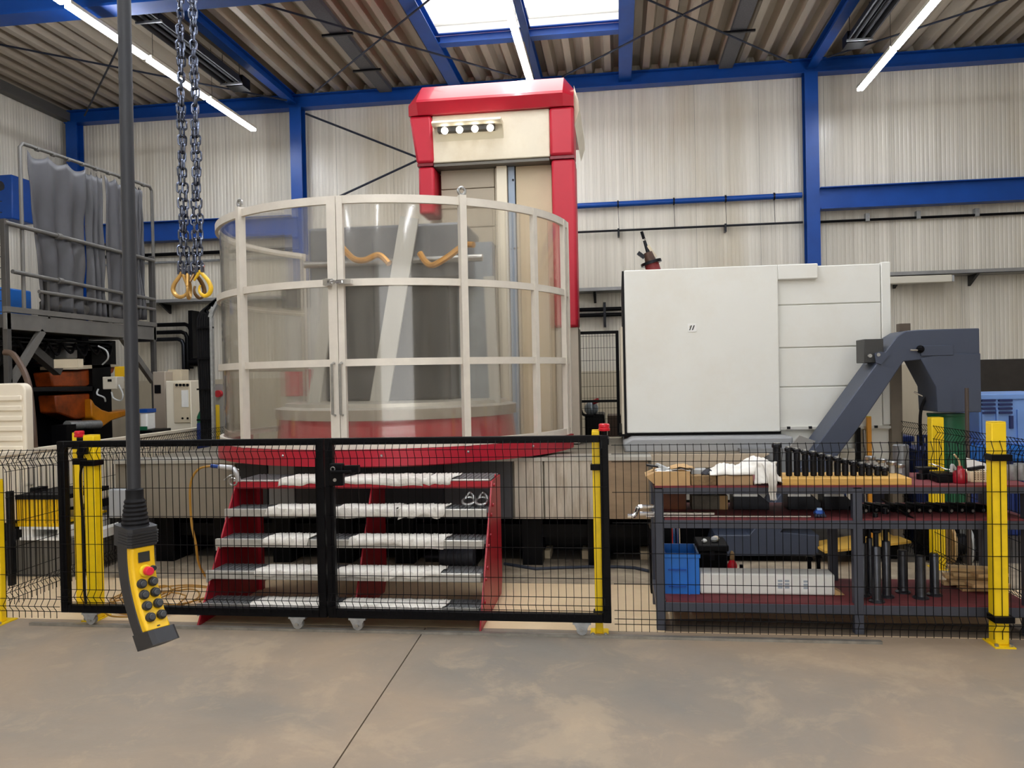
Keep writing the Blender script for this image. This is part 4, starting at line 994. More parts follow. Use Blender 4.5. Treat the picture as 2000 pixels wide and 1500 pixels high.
MB().bar(at(1262,908,5.6), at(1290,912,5.6), 0.05, 0.012).build('blade', DARKM, t); MB().bar(at(1282,907,5.6), at(1306,918,5.55), 0.03, 0.02).build('handle', GREYP, t)
xa, xb = X_(1350,5.47), X_(1399,5.47)
t = obox('oily_carton', 'oil-stained brown cardboard box between two cleaner boxes on the bench top', xa, xb, 5.47, 5.72, ZT, at(1370,929,5.47).z, CARD2)
o = MB().box(xa+0.01, xb-0.05, 5.56, 5.68, at(1370,929,5.47).z, at(1370,921,5.47).z).build('tin', GREYP, None); tag(o, 'flat light metal tin lying on the oil-stained carton', 'tin')
o = MB().grid(lambda u, v: (xb-0.09+0.09*u, 5.5+0.1*v, at(1370,929,5.47).z+0.004+0.03*math.sin(PI*u)*math.sin(PI*v)+0.01*ns(u*5,v*5)), 10, 8).build('dark_rag', mat('dark_rag',(52,52,58),0.9), None, solid=0.004); tag(o, 'small dark rag beside the white cloth on the oil-stained carton', 'rag')
xa, xb = X_(1401,5.47), X_(1471,5.47); zc_ = at(1430,929,5.47).z
obox('plain_carton', 'closed brown cardboard box under the white cloth on the bench top', xa, xb, 5.47, 5.75, ZT, zc_, mat('carton_taupe',(170,140,104),0.85,var=0.06,scale=10))
# white cloth heap, hanging over the bench edge at its right end
def heap(u, v):
    x0, x1 = X_(1384,5.55), X_(1526,5.55); x = x0+(x1-x0)*u
    base = zc_+0.006 if u < 0.62 else zc_+0.006-(u-0.62)/0.38*(zc_-ZT-0.012)
    prof = math.sin(PI*v)**0.6
    h = (0.055+0.065*math.exp(-((u-0.70)/0.16)**2)+0.03*ns(u*4, 3))*min(1, u*6)*min(1, (1.02-u)*7)
    r = 0.022*ns(u*9, v*7, 2)+0.013*ns(u*22, v*16, 5)
    y = 5.462+0.22*v-(0.02*math.sin(PI*v) if u > 0.6 else 0)+0.02*ns(u*7, v*4, 9)
    return (x+0.01*ns(u*8, v*8, 4), y, base+max(0, prof*h+r*prof))
t = thing('white_cloth', 'crumpled bright white cloth heaped on the cartons and hanging over the bench edge', 'cloth', (X_(1455,5.5),5.5,zc_))
MB().grid(heap, 60, 26).build('cloth_heap', CLOTH, t, solid=0.006, smooth=1.3)
def fall(u, v):   # hanging tail
    px = 1500+26*(v-0.35)*(1-0.55*u)+9*u-8*max(0, 0.4-u)
    p = at(px, 905+72*u, 5.43)
    return (p.x+0.006*ns(u*6, v*5), 5.44-0.03*math.sin(PI*min(1, u*1.3))-0.02*math.sin(v*9+u*3)-0.01, p.z)
MB().grid(fall, 24, 10).build('hanging_tail', CLOTH, t, solid=0.006, smooth=1.3)
def fall2(u, v):
    p = at(1478+40*v*(1-0.2*u)-4*u, 902+40*u+16*(v-0.5)**2*4*u*0.3, 5.44)
    return (p.x, 5.45-0.045*math.sin(PI*v)*(0.4+u)-0.01*ns(u*5, v*8), p.z+0.01*ns(v*6, u*3))
MB().grid(fall2, 18, 14).build('front_fold', CLOTH, t, solid=0.006, smooth=1.3)

# rack board with studs in descending height
ra, rb = X_(1527,5.47), X_(1780,5.47)
t = thing('rack_board', 'yellow-brown wooden rack board on the bench top carrying the row of black studs', 'board', ((ra+rb)/2,5.6,ZT))
WR = mat('rack_timber', (206,160,82), 0.65, var=0.14, scale=5, stretch=(1,8,8))
RZ = ZT+0.045
MB().box(ra, rb, 5.46, 5.80, ZT, RZ).build('plank', WR, t, bevel=0.004)
ORD = ['tallest','second','third','fourth','fifth','sixth','seventh','eighth','ninth','tenth','eleventh','twelfth','thirteenth','fourteenth']
tops = [866,873,876,879,882,885,890,893,897,900,904,906,909,912]
pxs = [1518,1541,1557,1573,1589,1604,1620,1636,1651,1667,1683,1697,1714,1728]
for k in range(14):
    c = at(pxs[k], 930, 5.60); x = c.x; top = at(pxs[k], tops[k], 5.60).z
    zb_ = RZ if k else ZT
    lb = f'tallest black clamping stud, at the left end of the rack row' if k == 0 else f'{ORD[k]} black clamping stud from the left in the descending rack row'
    t = thing('clamping_stud', lb, 'clamping tool', (x,5.6,zb_), 'black clamping studs on the rack board')
    r = 0.021 if k else 0.026
    MB().lathe([(r*0.8,0.0),(r,0.006),(r,top-zb_-0.03)], (x,5.6,zb_), 16).build('shank', DARKM, t)
    MB().lathe([(r*1.05,0.0),(r*1.3,0.004),(r*1.3,0.022),(r*1.1,0.027)], (x,5.6,top-0.03), 16).build('collar', DARKM, t)
    MB().lathe([(r*0.95,0),(r*0.95,0.008)], (x,5.6,top-0.003), 12).build('tip', STEEL, t)
# lower row behind the studs
for k, px in enumerate((1700,1722,1742,1757)):
    c = at(px, 915+k*2, 5.74); zt_ = at(px, 889+k*5, 5.74).z
    t = thing('clamping_nut', ('tallest grey nut behind the studs near the end of the rack','second grey nut behind the studs on the rack','third grey nut behind the studs on the rack','shortest grey nut at the right end of the rack')[k], 'clamping tool', (c.x,5.74,RZ), 'grey nuts at the rack end')
    MB().lathe([(0.022,0),(0.022,zt_-RZ-0.03)], (c.x,5.74,RZ), 6).build('hex_body', GALV, t); MB().lathe([(0.034,0),(0.036,0.004),(0.036,0.02),(0.03,0.024)], (c.x,5.74,zt_-0.03), 16).build('flange', STEEL, t)
# misc objects on the right of the top
c = at(1774,905,5.72); r = 0.052
t = thing('steel_cylinder', 'plain bright steel cylinder standing at the right end of the rack board', 'cylinder', (c.x,5.86,ZT))
MB().lathe([(r-0.003,0),(r,0.004),(r,at(1774,868,5.86).z-ZT-0.006),(r-0.006,at(1774,868,5.86).z-ZT)], (c.x,5.86,ZT), 28).build('cylinder_body', mat('brushed_cylinder',(120,122,124),0.4,metal=0.7,var=0.1), t)
c = at(1875,940,5.56)
t = thing('oil_can', 'small red oil can with a pale spout on the bench top', 'can', (c.x,5.56,ZT))
MB().lathe([(0.040,0),(0.044,0.006),(0.044,0.06),(0.032,0.088),(0.016,0.098),(0.016,0.112)], (c.x,5.56,ZT), 22).build('can_body', mat('wine_red_enamel',(150,26,42),0.25), t)
MB().tube(sm([(c.x,5.56,ZT+0.11),(c.x-0.01,5.55,ZT+0.15),(c.x-0.045,5.53,ZT+0.19)]), 0.006, 8).build('spout', mat('spout_tan',(196,170,130),0.5), t)
MB().tube(sm([(c.x-0.03,5.55,ZT+0.09),(c.x-0.055,5.54,ZT+0.12),(c.x-0.06,5.54,ZT+0.075)]), 0.010, 8).build('grip', GREYP, t)
xa, xb = X_(1893,5.6), X_(1931,5.6); zt_ = at(1900,922,5.55).z
t = thing('perforated_box', 'cream perforated plastic box beside the red oil can', 'box', ((xa+xb)/2,5.6,ZT))
MB().box(xa, xb, 5.58, 5.72, ZT, zt_).build('box_body', mat('cream_plastic',(226,208,176),0.5), t, bevel=0.004)
hl = MB()
for i in range(5):
    for j in range(5): hl.box(xa+0.025+i*0.018, xa+0.032+i*0.018, 5.577, 5.582, ZT+0.018+j*0.014, ZT+0.025+j*0.014)
hl.build('vent_holes', mat('hole_brown',(120,96,66),0.8), t)['kind'] = 'stuff'
MB().bar((xa+0.0,5.6,zt_+0.012), (xb-0.01,5.66,zt_+0.02), 0.03, 0.02).build('lid_tool', DARKM, t)
xa, xb = X_(1826,5.6), X_(1860,5.6)
t = thing('tool_case', 'low black tool case left of the red oil can', 'case', ((xa+xb)/2,5.6,ZT)); MB().box(xa, xb, 5.56, 5.70, ZT, ZT+0.05).build('case_body', BLACKP, t, bevel=0.006); MB().box(xa, xb, 5.56, 5.70, ZT+0.052, ZT+0.062).build('case_lid', DARKM, t)
o = MB().grid(lambda u, v: (X_(1822,5.65)+0.12*u, 5.6+0.12*v, ZT+0.07+0.04*(1-u)+0.012*ns(u*3, v*3)), 8, 6).build('paper_sheet', WHITEPL, None, solid=0.002); tag(o, 'white paper standing up behind the low black tool case', 'paper')
for k, (px, py, w) in enumerate(((1799,932,0.03),(1815,935,0.028))):
    c = at(px,py,5.75); o = MB().lathe([(w,0),(w,at(px,925,5.75).z-ZT)], (c.x,5.75,ZT), 14).build('steel_sleeve', DARKM, None); tag(o, ('taller','shorter')[k]+' dark steel sleeve left of the black tool case', 'sleeve', 'dark sleeves on the bench')
t = thing('flat_tool', 'flat dark tool lying left of the black tool case', 'tool', at(1800,915,5.8)); MB().box(X_(1792,5.8), X_(1830,5.8), 5.78, 5.86, ZT+0.06, ZT+0.075).build('blade', DARKM, t); MB().box(X_(1800,5.8), X_(1815,5.8), 5.79, 5.85, ZT, ZT+0.06).build('stand', DARKM, t)
t = thing('folded_manual', 'white folded booklet behind the perforated box', 'paper', at(1905,912,5.8)); MB().prism([(X_(1890,5.8),ZT),(X_(1930,5.8),ZT),(X_(1925,5.8),ZT+0.10),(X_(1888,5.8),ZT+0.14)], 5.79, 5.80, 'XZ').build('cover', WHITEPL, t)
for k, (px, h) in enumerate(((1974,0.10),(1992,0.11))):
    c = at(px,930,5.7); t = thing('grey_bush', ('left','right')[k]+' grey steel bush on the bench top at the right picture edge', 'sleeve', (c.x,5.7,ZT), 'grey bushes'); MB().lathe([(0.035,0),(0.037,0.004),(0.037,h),(0.026,h),(0.026,h-0.02)], (c.x,5.7,ZT), 20).build('bush_body', GALV, t)

# middle shelf
za = ZM
t = thing('chrome_rail', 'pair of chrome tubes with a crooked end sticking out left of the middle shelf', 'tube', at(1260,1000,5.55))
z1 = za+0.02; xA = X_(1226,5.55,1005); xB = X_(1394,5.55,1005)
MB().tube(sm([(xA,5.55,z1-0.02),(xA+0.04,5.55,z1-0.02),(xA+0.055,5.56,z1+0.0),(xA+0.07,5.56,z1+0.035),(xA+0.10,5.56,z1+0.042)]), 0.016, 10).build('crooked_end', CHROME, t)
MB().tube([(xA+0.10,5.56,z1+0.042),(xA+0.24,5.56,z1+0.042)], 0.014, 10).build('upper_tube', CHROME, t)
MB().tube([(xA+0.08,5.52,z1+0.0),(xB,5.52,z1+0.0)], 0.014, 10).build('lower_tube', CHROME, t)
o = MB().cyl((X_(1262,5.49,1009),5.49,za+0.008), (X_(1583,5.49,1009),5.49,za+0.008), 0.007, 10).build('chrome_rod', CHROME, None); tag(o, 'long thin chrome rod along the front of the middle shelf', 'rod')
c = at(1601,1003,5.5)
t = thing('blue_glove', 'small blue coated work glove on the middle shelf', 'glove', (c.x,5.5,za))
MB().ball((c.x,5.52,za+0.028), 0.036, 12, (1,0.9,0.75)).build('palm', mat('glove_blue',(40,84,170),0.6,var=0.2), t)
for k in range(4): MB().tube(sm([(c.x-0.027+0.018*k,5.50,za+0.02),(c.x-0.03+0.02*k,5.475,za+0.012)]), [0.009]*6+[0.006], 8).build('finger', mat('glove_fingers',(46,52,70),0.7), t)
MB().box(c.x-0.015, c.x+0.015, 5.5, 5.52, za+0.048, za+0.062).build('cuff_label', mat('cuff_pale',(160,190,230),0.6), t)
# clamping jaws behind, on the middle shelf
for k, (pa, pb, py0, py1) in enumerate(((1292,1340,962,992),(1350,1405,968,992),(1403,1420,968,990),(1430,1500,968,1002),(1536,1600,965,1002),(1606,1662,970,1000))):
    xa, xb = X_(pa,5.85,985), X_(pb,5.85,985); zt_ = at(pa,py0,5.8).z
    MT = [mat('rust_block',(110,58,26),0.6,var=0.25), mat('block_taupe',(96,88,76),0.6,var=0.25,scale=12), CARD, DARKM, DARKM, DARKM][k]
    lb = ['rust-brown block at the left end of the middle shelf','taupe worn block beside the rust-brown one on the middle shelf','small upright carton on the middle shelf beside the taupe block','wide dark clamping jaw near the middle of the middle shelf','dark clamping jaw with a slanted top left of the blue glove','dark clamping jaw behind the blue glove'][k]
    t = thing(['steel_block','steel_block','small_carton','clamping_jaw','clamping_jaw','clamping_jaw'][k], lb, ['block','block','box','clamping tool','clamping tool','clamping tool'][k], ((xa+xb)/2,5.85,za))
    if k < 3: MB().box(xa, xb, 5.8, 5.98, za, max(za+0.08, zt_)).build('block_body', MT, t, bevel=0.004)
    else:
        zt_ = za+0.13
        MB().prism([(xa,za),(xb,za),(xb,za+0.05),(xb-0.3*(xb-xa),zt_-0.02),(xa,zt_)], 5.8, 5.98, 'XZ').build('jaw_body', MT, t, bevel=0.003)
        MB().box(xa, xb-0.32*(xb-xa), 5.79, 5.80, zt_-0.035, zt_-0.018).build('ground_face', STEEL, t)
# rows of bolts lying on the middle shelf
n = 0
for k in range(15):
    px = 1690+k*21; c = at(px, 990-(k % 3), 5.62+0.03*(k % 2))
    if c.x > 2.55: break
    lb = f'black machine bolt number {k+1} from the left lying with its head to the front on the middle shelf'
    t = thing('machine_bolt', 'black machine bolt lying in the row on the middle shelf, '+['first','second','third','fourth','fifth','sixth','seventh','eighth','ninth','tenth','eleventh','twelfth','thirteenth','fourteenth','fifteenth'][k]+' from the left', 'bolt', (c.x,c.y,za), 'black bolts on the middle shelf')
    MB().cyl((c.x,c.y+0.06,za+0.016), (c.x-0.10,c.y+0.34,za+0.016), 0.014, 10).build('shank', DARKM, t)
    MB().cyl((c.x+0.012,c.y+0.03,za+0.02), (c.x,c.y+0.06,za+0.02), 0.02, 6).build('head', DARKM, t)
    MB().cyl((c.x+0.013,c.y+0.026,za+0.02), (c.x+0.012,c.y+0.03,za+0.02), 0.010, 8).build('socket', STEEL, t)
o = MB().bar(at(1722,975,5.9), at(1785,1014,5.47), 0.016, 0.012).build('lever_bar', DARKM, None); tag(o, 'thin dark lever bar lying diagonally across the bolts on the middle shelf', 'bar')
t = thing('blue_carton', 'small blue box at the back of the middle shelf left of the bench leg', 'box', at(1636,975,6.0)); MB().box(X_(1622,6.0,970), X_(1652,6.0,970), 5.98, 6.08, za, za+0.12).build('box_body', mat('box_blue',(60,104,190),0.5), t, bevel=0.003)

# bottom shelf
zb_ = ZB
CY = 5.64
xa, xb = X_(1297,CY,1120), X_(1366,CY,1120); zt_ = at(1330,1081,CY).z
t = thing('blue_crate', 'bright blue plastic crate with ribs on the left of the bottom shelf', 'crate', ((xa+xb)/2,CY,zb_))
w = 0.012
MB().box(xa, xb, CY, CY+0.33, zb_, zb_+w).build('floor_panel', BLUEB, t)
for b in ((xa,xb,CY,CY+w),(xa,xb,CY+0.33-w,CY+0.33),(xa,xa+w,CY+w,CY+0.33-w),(xb-w,xb,CY+w,CY+0.33-w)): MB().box(*b, zb_+w, zt_).build('side', BLUEB, t)
MB().box(xa-0.008, xb+0.008, CY-0.012, CY, zt_-0.03, zt_).build('rim', BLUEB, t, bevel=0.004)
MB().box(xb-0.075, xb-0.068, CY-0.016, CY, zb_, zt_-0.03).build('rib', BLUEB, t)
for z in (zb_+0.05, zb_+0.165): MB().box(xa+0.03, xb-0.09, CY-0.016, CY, z, z+0.008).build('rib', mat('rib_blue',(16,78,170),0.4), t)
MB().box(xa+0.055, xa+0.06, CY-0.016, CY, zb_+0.05, zb_+0.165).build('rib', BLUEB, t)
xa2, xb2 = X_(1366,CY,1140)+0.006, X_(1631,CY,1140); zt2 = at(1500,1121,CY).z
t = thing('wrapped_bar', 'long white wrapped package lying on the bottom shelf right of the blue crate', 'package', ((xa2+xb2)/2,5.55,zb_))
MB().box(xa2, xb2, CY, CY+0.17, zb_+0.002, zt2).build('wrapping', mat('wrap_white',(226,226,220),0.6,var=0.05,bump=0.25,bscale=14), t, bevel=0.012)
for (pa, pb, y0, y1) in ((1516,1548,1122,1155),(1566,1582,1130,1156)):
    a, b = at(pa,y0,CY), at(pb,y1,CY); lbp = MB().box(a.x, b.x, CY-0.0025, CY, b.z, a.z).build('address_label', WHITEPL, t)
    for r_ in range(3):
        for q in range(2 if pb-pa > 20 else 1): MB().box(a.x+0.01+q*0.045, a.x+0.04+q*0.045, CY-0.004, CY-0.0024, b.z+0.02+r_*0.022, b.z+0.034+r_*0.022).build('print_line', mat('print_grey',(160,170,180),0.8), lbp)
MB().prism([(xb2,zb_+0.003),(xb2+0.065,zb_+0.006),(xb2,zb_+0.045)], CY+0.01, CY+0.15, 'XZ').build('loose_flap', CARD, t)
# flanged pins on the bottom shelf
PINM = mat('oiled_pin_steel', (74,76,82), 0.3, metal=0.8, var=0.2, scale=14)
def pin(px, py, top, r, rf, y, lb, nut=False):
    c = at(px,py,y); z1 = at(px,top,y).z
    t = thing('flanged_pin', lb, 'clamping tool', (c.x,y,zb_), 'flanged steel pins on the bottom shelf')
    r *= 1.22
    MB().lathe([(rf,0),(rf,0.008),(rf*0.72,0.018)], (c.x,y,zb_), 22).build('flange', PINM, t)
    MB().lathe([(r*1.05,0.018),(r,0.03),(r*0.94,z1-zb_-0.006),(r*0.8,z1-zb_)], (c.x,y,zb_), 18).build('shaft', PINM, t)
    if nut:
        MB().lathe([(r*0.6,0),(r*0.6,0.22)], (c.x,y,z1), 12).build('spindle', DARKM, t); MB().lathe([(r*0.9,0),(r*1.15,0.005),(r*1.15,0.02),(r*0.9,0.025)], (c.x,y,z1+0.09), 14).build('collar', DARKM, t)
pin(1712,1146,1067,0.024,0.05,5.52,'front pin of the tall flanged group on the bottom shelf',True)
pin(1731,1138,1056,0.022,0.05,5.64,'right pin of the tall flanged group on the bottom shelf',True)
pin(1699,1135,1050,0.018,0.042,5.70,'thin middle pin of the tall flanged group on the bottom shelf',True)
pin(1686,1138,1060,0.022,0.045,5.66,'leftmost pin of the tall flanged group, next to the bench leg',True)
pin(1763,1128,1074,0.026,0.05,5.76,'left pin of the three short flanged pins on the bottom shelf')
pin(1798,1142,1085,0.028,0.052,5.62,'middle pin of the three short flanged pins on the bottom shelf')
pin(1825,1134,1080,0.024,0.05,5.70,'right pin of the three short flanged pins on the bottom shelf')
# planks at the right of the bottom shelf
PL = [(1.92,5.98,0.0,0.9,-0.10),(1.98,5.84,0.0,0.8,0.06),(1.94,5.92,0.026,0.8,-0.22),(2.02,5.78,0.026,0.7,0.14),(1.93,5.98,0.052,0.85,-0.30),(2.00,5.74,0.052,0.7,0.22),(1.96,5.92,0.078,0.8,-0.12),(2.06,5.80,0.104,0.6,0.30),(1.97,5.99,0.104,0.75,-0.34)]
for k, (x, y, dz, ln, an) in enumerate(PL):
    z = zb_+0.003+dz+0.012; ln *= 0.36; x += 0.32
    o = MB().bar((x,y,z), (x+ln*math.cos(an),y+ln*math.sin(an)*0.5,z), 0.07+0.02*(k % 3), 0.022).build('timber_offcut', [WOODL, mat('rough_timber',(196,158,108),0.8,var=0.25,scale=6,stretch=(1,8,8))][k % 2], None)
    tag(o, ['lowest timber offcut at the back of the stack','lowest timber offcut at the front of the stack','second layer timber offcut angled to the front','second layer timber offcut angled to the back','third layer timber offcut angled sharply to the front','third layer timber offcut at the front','timber offcut lying below the two topmost offcuts','front one of the two topmost timber offcuts','rear one of the two topmost timber offcuts'][k]+', bottom shelf right', 'timber', 'timber offcuts on the bottom shelf')
# two screw jacks standing on the wrapped package's rear side (on the floor of the bay)
for k, (px, tp) in enumerate(((1581,1085),(1599,1081))):
    c = at(px,1110,5.9); z1 = at(px,tp,5.9).z
    t = thing('screw_jack', ('left','right')[k]+' small black screw jack behind the white package', 'clamping tool', (c.x,5.9,zb_), 'small black screw jacks')
    MB().lathe([(0.03,0),(0.03,0.09),(0.022,0.10)], (c.x,5.9,zb_), 8).build('base', BLACKP, t)
    MB().lathe([(0.014,0.10),(0.014,z1-zb_-0.03)], (c.x,5.9,zb_), 10).build('spindle', BLACKP, t)
    MB().lathe([(0.026,0),(0.028,0.006),(0.018,0.02),(0.026,0.028)], (c.x,5.9,z1-0.03), 12).build('head', BLACKP, t)
# on the floor behind the bench
t = thing('coolant_pump', 'dark pump with a chrome double pipe behind the blue crate', 'pump', (0.35,6.4,0))
MB().box(0.22, 0.44, 6.35, 6.6, 0.0, 0.52).build('pump_body', BLACKP, t, bevel=0.01)
for dx in (0, 0.035): MB().tube(sm([(X_(1316,6.3,1050)+dx,6.33,0.25),(X_(1316,6.3,1050)+dx,6.33,0.52),(X_(1312,6.3,1050)+dx,6.34,0.58),(X_(1300,6.3,1040)+dx,6.36,0.585)]), 0.015, 8).build('chrome_pipe', CHROME, t)
MB().cyl((0.26,6.34,0.56), (0.33,6.34,0.56), 0.035, 12).build('red_valve', REDC, t); MB().box(0.27, 0.33, 6.34, 6.35, 0.36, 0.43).build('type_plate', GREYP, t)
xa, xb = X_(1364,6.5,1070), X_(1419,6.5,1070)
t = thing('black_chest', 'black plastic chest on the floor behind the bench with small white parts on top', 'chest', ((xa+xb)/2,6.5,0))
MB().box(xa, xb, 6.45, 6.75, 0.0, 0.32).build('chest_body', BLACKP, t, bevel=0.012); MB().box(xa-0.01, xb+0.01, 6.43, 6.77, 0.32, 0.37).build('chest_lid', BLACKR, t, bevel=0.01); MB().box(xa+0.08, xb-0.1, 6.43, 6.45, 0.25, 0.32).build('front_plate', DARKM, t)
for k, (px, py, r) in enumerate(((1376,1046,0.022),(1396,1040,0.03),(1400,1048,0.03))):
    c = at(px,py,6.5); o = MB().ball((c.x,6.52+0.03*k,0.37+r*0.8), r, 8, (1,1,0.8)).build('white_fitting', [WHITEPL,GREYP,BEIGE][k], None, smooth=0.2); tag(o, ['small white fitting at the left on the black chest','grey fitting in the middle on the black chest','beige fitting at the right on the black chest'][k], 'fitting')
c = at(1430,1100,6.45)
t = thing('spray_bottle', 'red and blue bottle on the floor behind the white package', 'bottle', (c.x,6.45,0))
MB().lathe([(0.036,0),(0.038,0.01),(0.038,0.16)], (c.x,6.45,0.002), 18).build('blue_base', mat('bottle_blue',(24,52,130),0.4), t); MB().lathe([(0.038,0.16),(0.038,0.21),(0.02,0.25)], (c.x,6.45,0.002), 18).build('red_shoulder', REDC, t); MB().lathe([(0.014,0.25),(0.018,0.26),(0.018,0.30),(0.008,0.32)], (c.x,6.45,0.002), 12).build('cap', CARD2, t)
c = at(1448,1105,6.4); t = thing('brown_bottle', 'small dark brown bottle right of the red and blue bottle', 'bottle', (c.x,6.4,0)); MB().lathe([(0.03,0),(0.032,0.12),(0.012,0.16),(0.012,0.2)], (c.x,6.4,0.002), 14).build('bottle_body', mat('bottle_brown',(66,36,22),0.3), t); MB().lathe([(0.015,0.2),(0.015,0.225)], (c.x,6.4,0.002), 12).build('cap', BLACKP, t)
# yellow boards leaning on the floor behind the bench
q_ = [atz(1583,1063,0.12), atz(1725,1039,0.12), atz(1780,1061,0.14), atz(1612,1081,0.14)]
o = MB().add(q_+[p+V((0,0,0.02)) for p in q_], [(3,2,1,0),(4,5,6,7),(0,1,5,4),(1,2,6,5),(2,3,7,6),(3,0,4,7)]).build('shuttering_board', WOODY, None)
tag(o, 'yellow shuttering board lying tilted on the floor behind the bench', 'board')
o = MB().box(X_(1655,7.9,1080), X_(1740,7.9,1080), 7.65, 7.95, 0.0, 0.118).build('support_block', BLACKP, None, bevel=0.01); tag(o, 'dark block propping up the yellow shuttering board', 'block')
t = thing('cable_drum', 'small wooden cable drum on the floor behind the right yellow post', 'drum', (3.0,7.6,0))
c = at(1870,1058,7.5); t.location = (c.x,7.5,0); ORG[t.name] = V((c.x,7.5,0))
for dx in (-0.07, 0.07): MB().lathe([(0.05,-0.012),(0.17,-0.012),(0.17,0.012),(0.05,0.012)], (c.x+dx,7.5,0.172), 24, 'X').build('drum_flange', WOODL if dx < 0 else GREYP, t)
MB().cyl((c.x-0.07,7.5,0.172), (c.x+0.07,7.5,0.172), 0.09, 18).build('hub', DARKM, t)
# ================================================================ right background
YR = 8.7
def bin_(nm, lb, px0, px1, py0, py1, y, d, mt_, cat='bin', z0=None, slots=True):
    a, b = at(px0,py0,y), at(px1,py1,y); z0 = b.z if z0 is None else z0
    t = thing(nm, lb, cat, ((a.x+b.x)/2,y,z0))
    MB().box(a.x, b.x, y, y+d, z0, a.z-0.04).build('bin_body', mt_, t, bevel=0.012)
    MB().box(a.x-0.02, b.x+0.02, y-0.02, y+d+0.02, a.z-0.06, a.z).build('rim', mt_, t, bevel=0.01)
    return t, a, b
t, a, b = bin_('pallet_box', 'pale blue plastic pallet box with vent slots at the right picture edge', 1912, 2080, 770, 868, 8.7, 0.9, BLUEL)
for c0 in (1918, 1951):
    for r_ in range(4):
        p, q = at(c0,780+r_*8,8.68), at(c0+26,784+r_*8,8.68); MB().box(p.x, q.x, 8.67, 8.705, q.z, p.z).build('vent_slot', mat('slot_blue',(24,40,96),0.6), t)
p, q = at(1972,812,8.68), at(1979,837,8.68); MB().box(p.x, q.x, 8.67, 8.70, q.z, p.z).build('vent_slot', MATS['slot_blue'], t)
for px in (1916,1944,1985): p, q = at(px,800,8.7), at(px+5,868,8.7); MB().box(p.x, q.x, 8.675, 8.70, q.z, p.z).build('rib', BLUEL, t)
t, a, b = bin_('pallet_box', 'bright blue plastic pallet box under the pale blue one at the right edge', 1895, 2080, 870, 900, 8.65, 0.9, BLUEB, z0=None)
t2, a2, b2 = bin_('pallet_box', 'dark blue ribbed pallet box behind the bench, lowest at the right', 1785, 2080, 884, 1040, 8.75, 0.9, BLUED, z0=0.0)
for k in range(16):
    x = a2.x+0.03+k*(b2.x-a2.x-0.06)/16; MB().box(x, x+0.03, 8.73, 8.75, 0.08, a2.z-0.08).build('rib', BLUED, t2)
t3, a3, b3 = bin_('pallet_box', 'dark blue pallet box behind the fence left of the yellow conveyor post', 1728, 1784, 852, 1040, 8.75, 0.9, BLUED, z0=0.0)
for k in range(4):
    x = a3.x+0.03+k*(b3.x-a3.x-0.06)/4; MB().box(x, x+0.03, 8.73, 8.75, 0.08, a3.z-0.08).build('rib', BLUED, t3)
t = thing('lattice_cage', 'stack of dark blue lattice trays behind the fence under the green drum', 'tray', at(1840,900,8.3))
p, q = at(1790,852,8.3), at(1895,884,8.3); 
MB().box(p.x, q.x, 8.3, 8.7, q.z, q.z+0.03).build('tray_floor', BLUED, t)
for xx in (p.x, q.x-0.05): MB().box(xx, xx+0.05, 8.32, 8.68, 0.0, q.z).build('leg', BLUED, t)
for k in range(12):
    x = p.x+(q.x-p.x)*k/12; MB().box(x, x+0.02, 8.28, 8.3, q.z, p.z).build('tray_bar', BLUED, t)
for z in (p.z, (p.z+q.z)/2): MB().box(p.x, q.x, 8.27, 8.3, z-0.015, z+0.015).build('tray_bar', BLUED, t)
# green drum under chute
c = at(1853,830,7.7); zt_ = at(1853,803,7.7).z
t = thing('green_drum', 'dark green steel drum catching chips under the conveyor chute', 'drum', (c.x,7.75,0.35))
MB().lathe([(0.15,0.0),(0.155,0.01),(0.155,0.3),(0.162,0.31),(0.155,0.32),(0.155,0.6),(0.162,0.61),(0.155,0.62),(0.155,zt_-0.4),(0.162,zt_-0.39),(0.162,zt_-0.37),(0.14,zt_-0.37)], (c.x,7.75,0.35), 28).build('drum_shell', GREEND, t)
o = MB().box(c.x-0.25, c.x+0.25, 7.6, 7.9, 0.0, 0.35).build('drum_stand', BLACKP, t)
o = MB().cyl(at(1888,758,7.2), (at(1888,758,7.2).x,7.2,0), 0.016, 10).build('upright_rod', mat('rod_brown',(70,58,50),0.5), None); tag(o, 'thin brown upright rod in front of the conveyor chute', 'rod')
t = thing('chip_drain_valve', 'small dark valve column behind the far end of the right fence', 'valve', at(1743,860,8.5))
a = at(1743,790,8.5); MB().cyl((a.x,8.5,0.6), (a.x,8.5,a.z), 0.03, 10).build('stem', BLACKP, t); MB().cyl((a.x-0.04,8.5,a.z), (a.x+0.05,8.5,a.z+0.02), 0.012, 8).build('lever', DARKM, t)
MB().cyl((a.x,8.5,at(1743,828,8.5).z), (a.x,8.5,at(1743,815,8.5).z), 0.045, 12).build('copper_union', mat('copper_union',(140,84,66),0.4,metal=0.6), t); MB().box(a.x-0.06, a.x+0.12, 8.45, 8.6, 0.0, 0.75).build('foot', BLACKP, t)
t = thing('service_rack', 'slim black rack with rods between conveyor and right fence', 'rack', at(1683,880,7.95)); a = at(1683,835,7.95)
MB().box(a.x-0.05, a.x-0.01, 7.95, 7.99, 0.0, a.z).build('rack_post', BLACKP, t); MB().cyl((a.x+0.02,7.95,0.4), (a.x+0.02,7.95,a.z-0.02), 0.012, 8).build('rod', CHROME, t); MB().box(a.x-0.05, a.x+0.06, 7.95, 8.01, 0.0, 0.4).build('rack_foot', BLACKP, t)

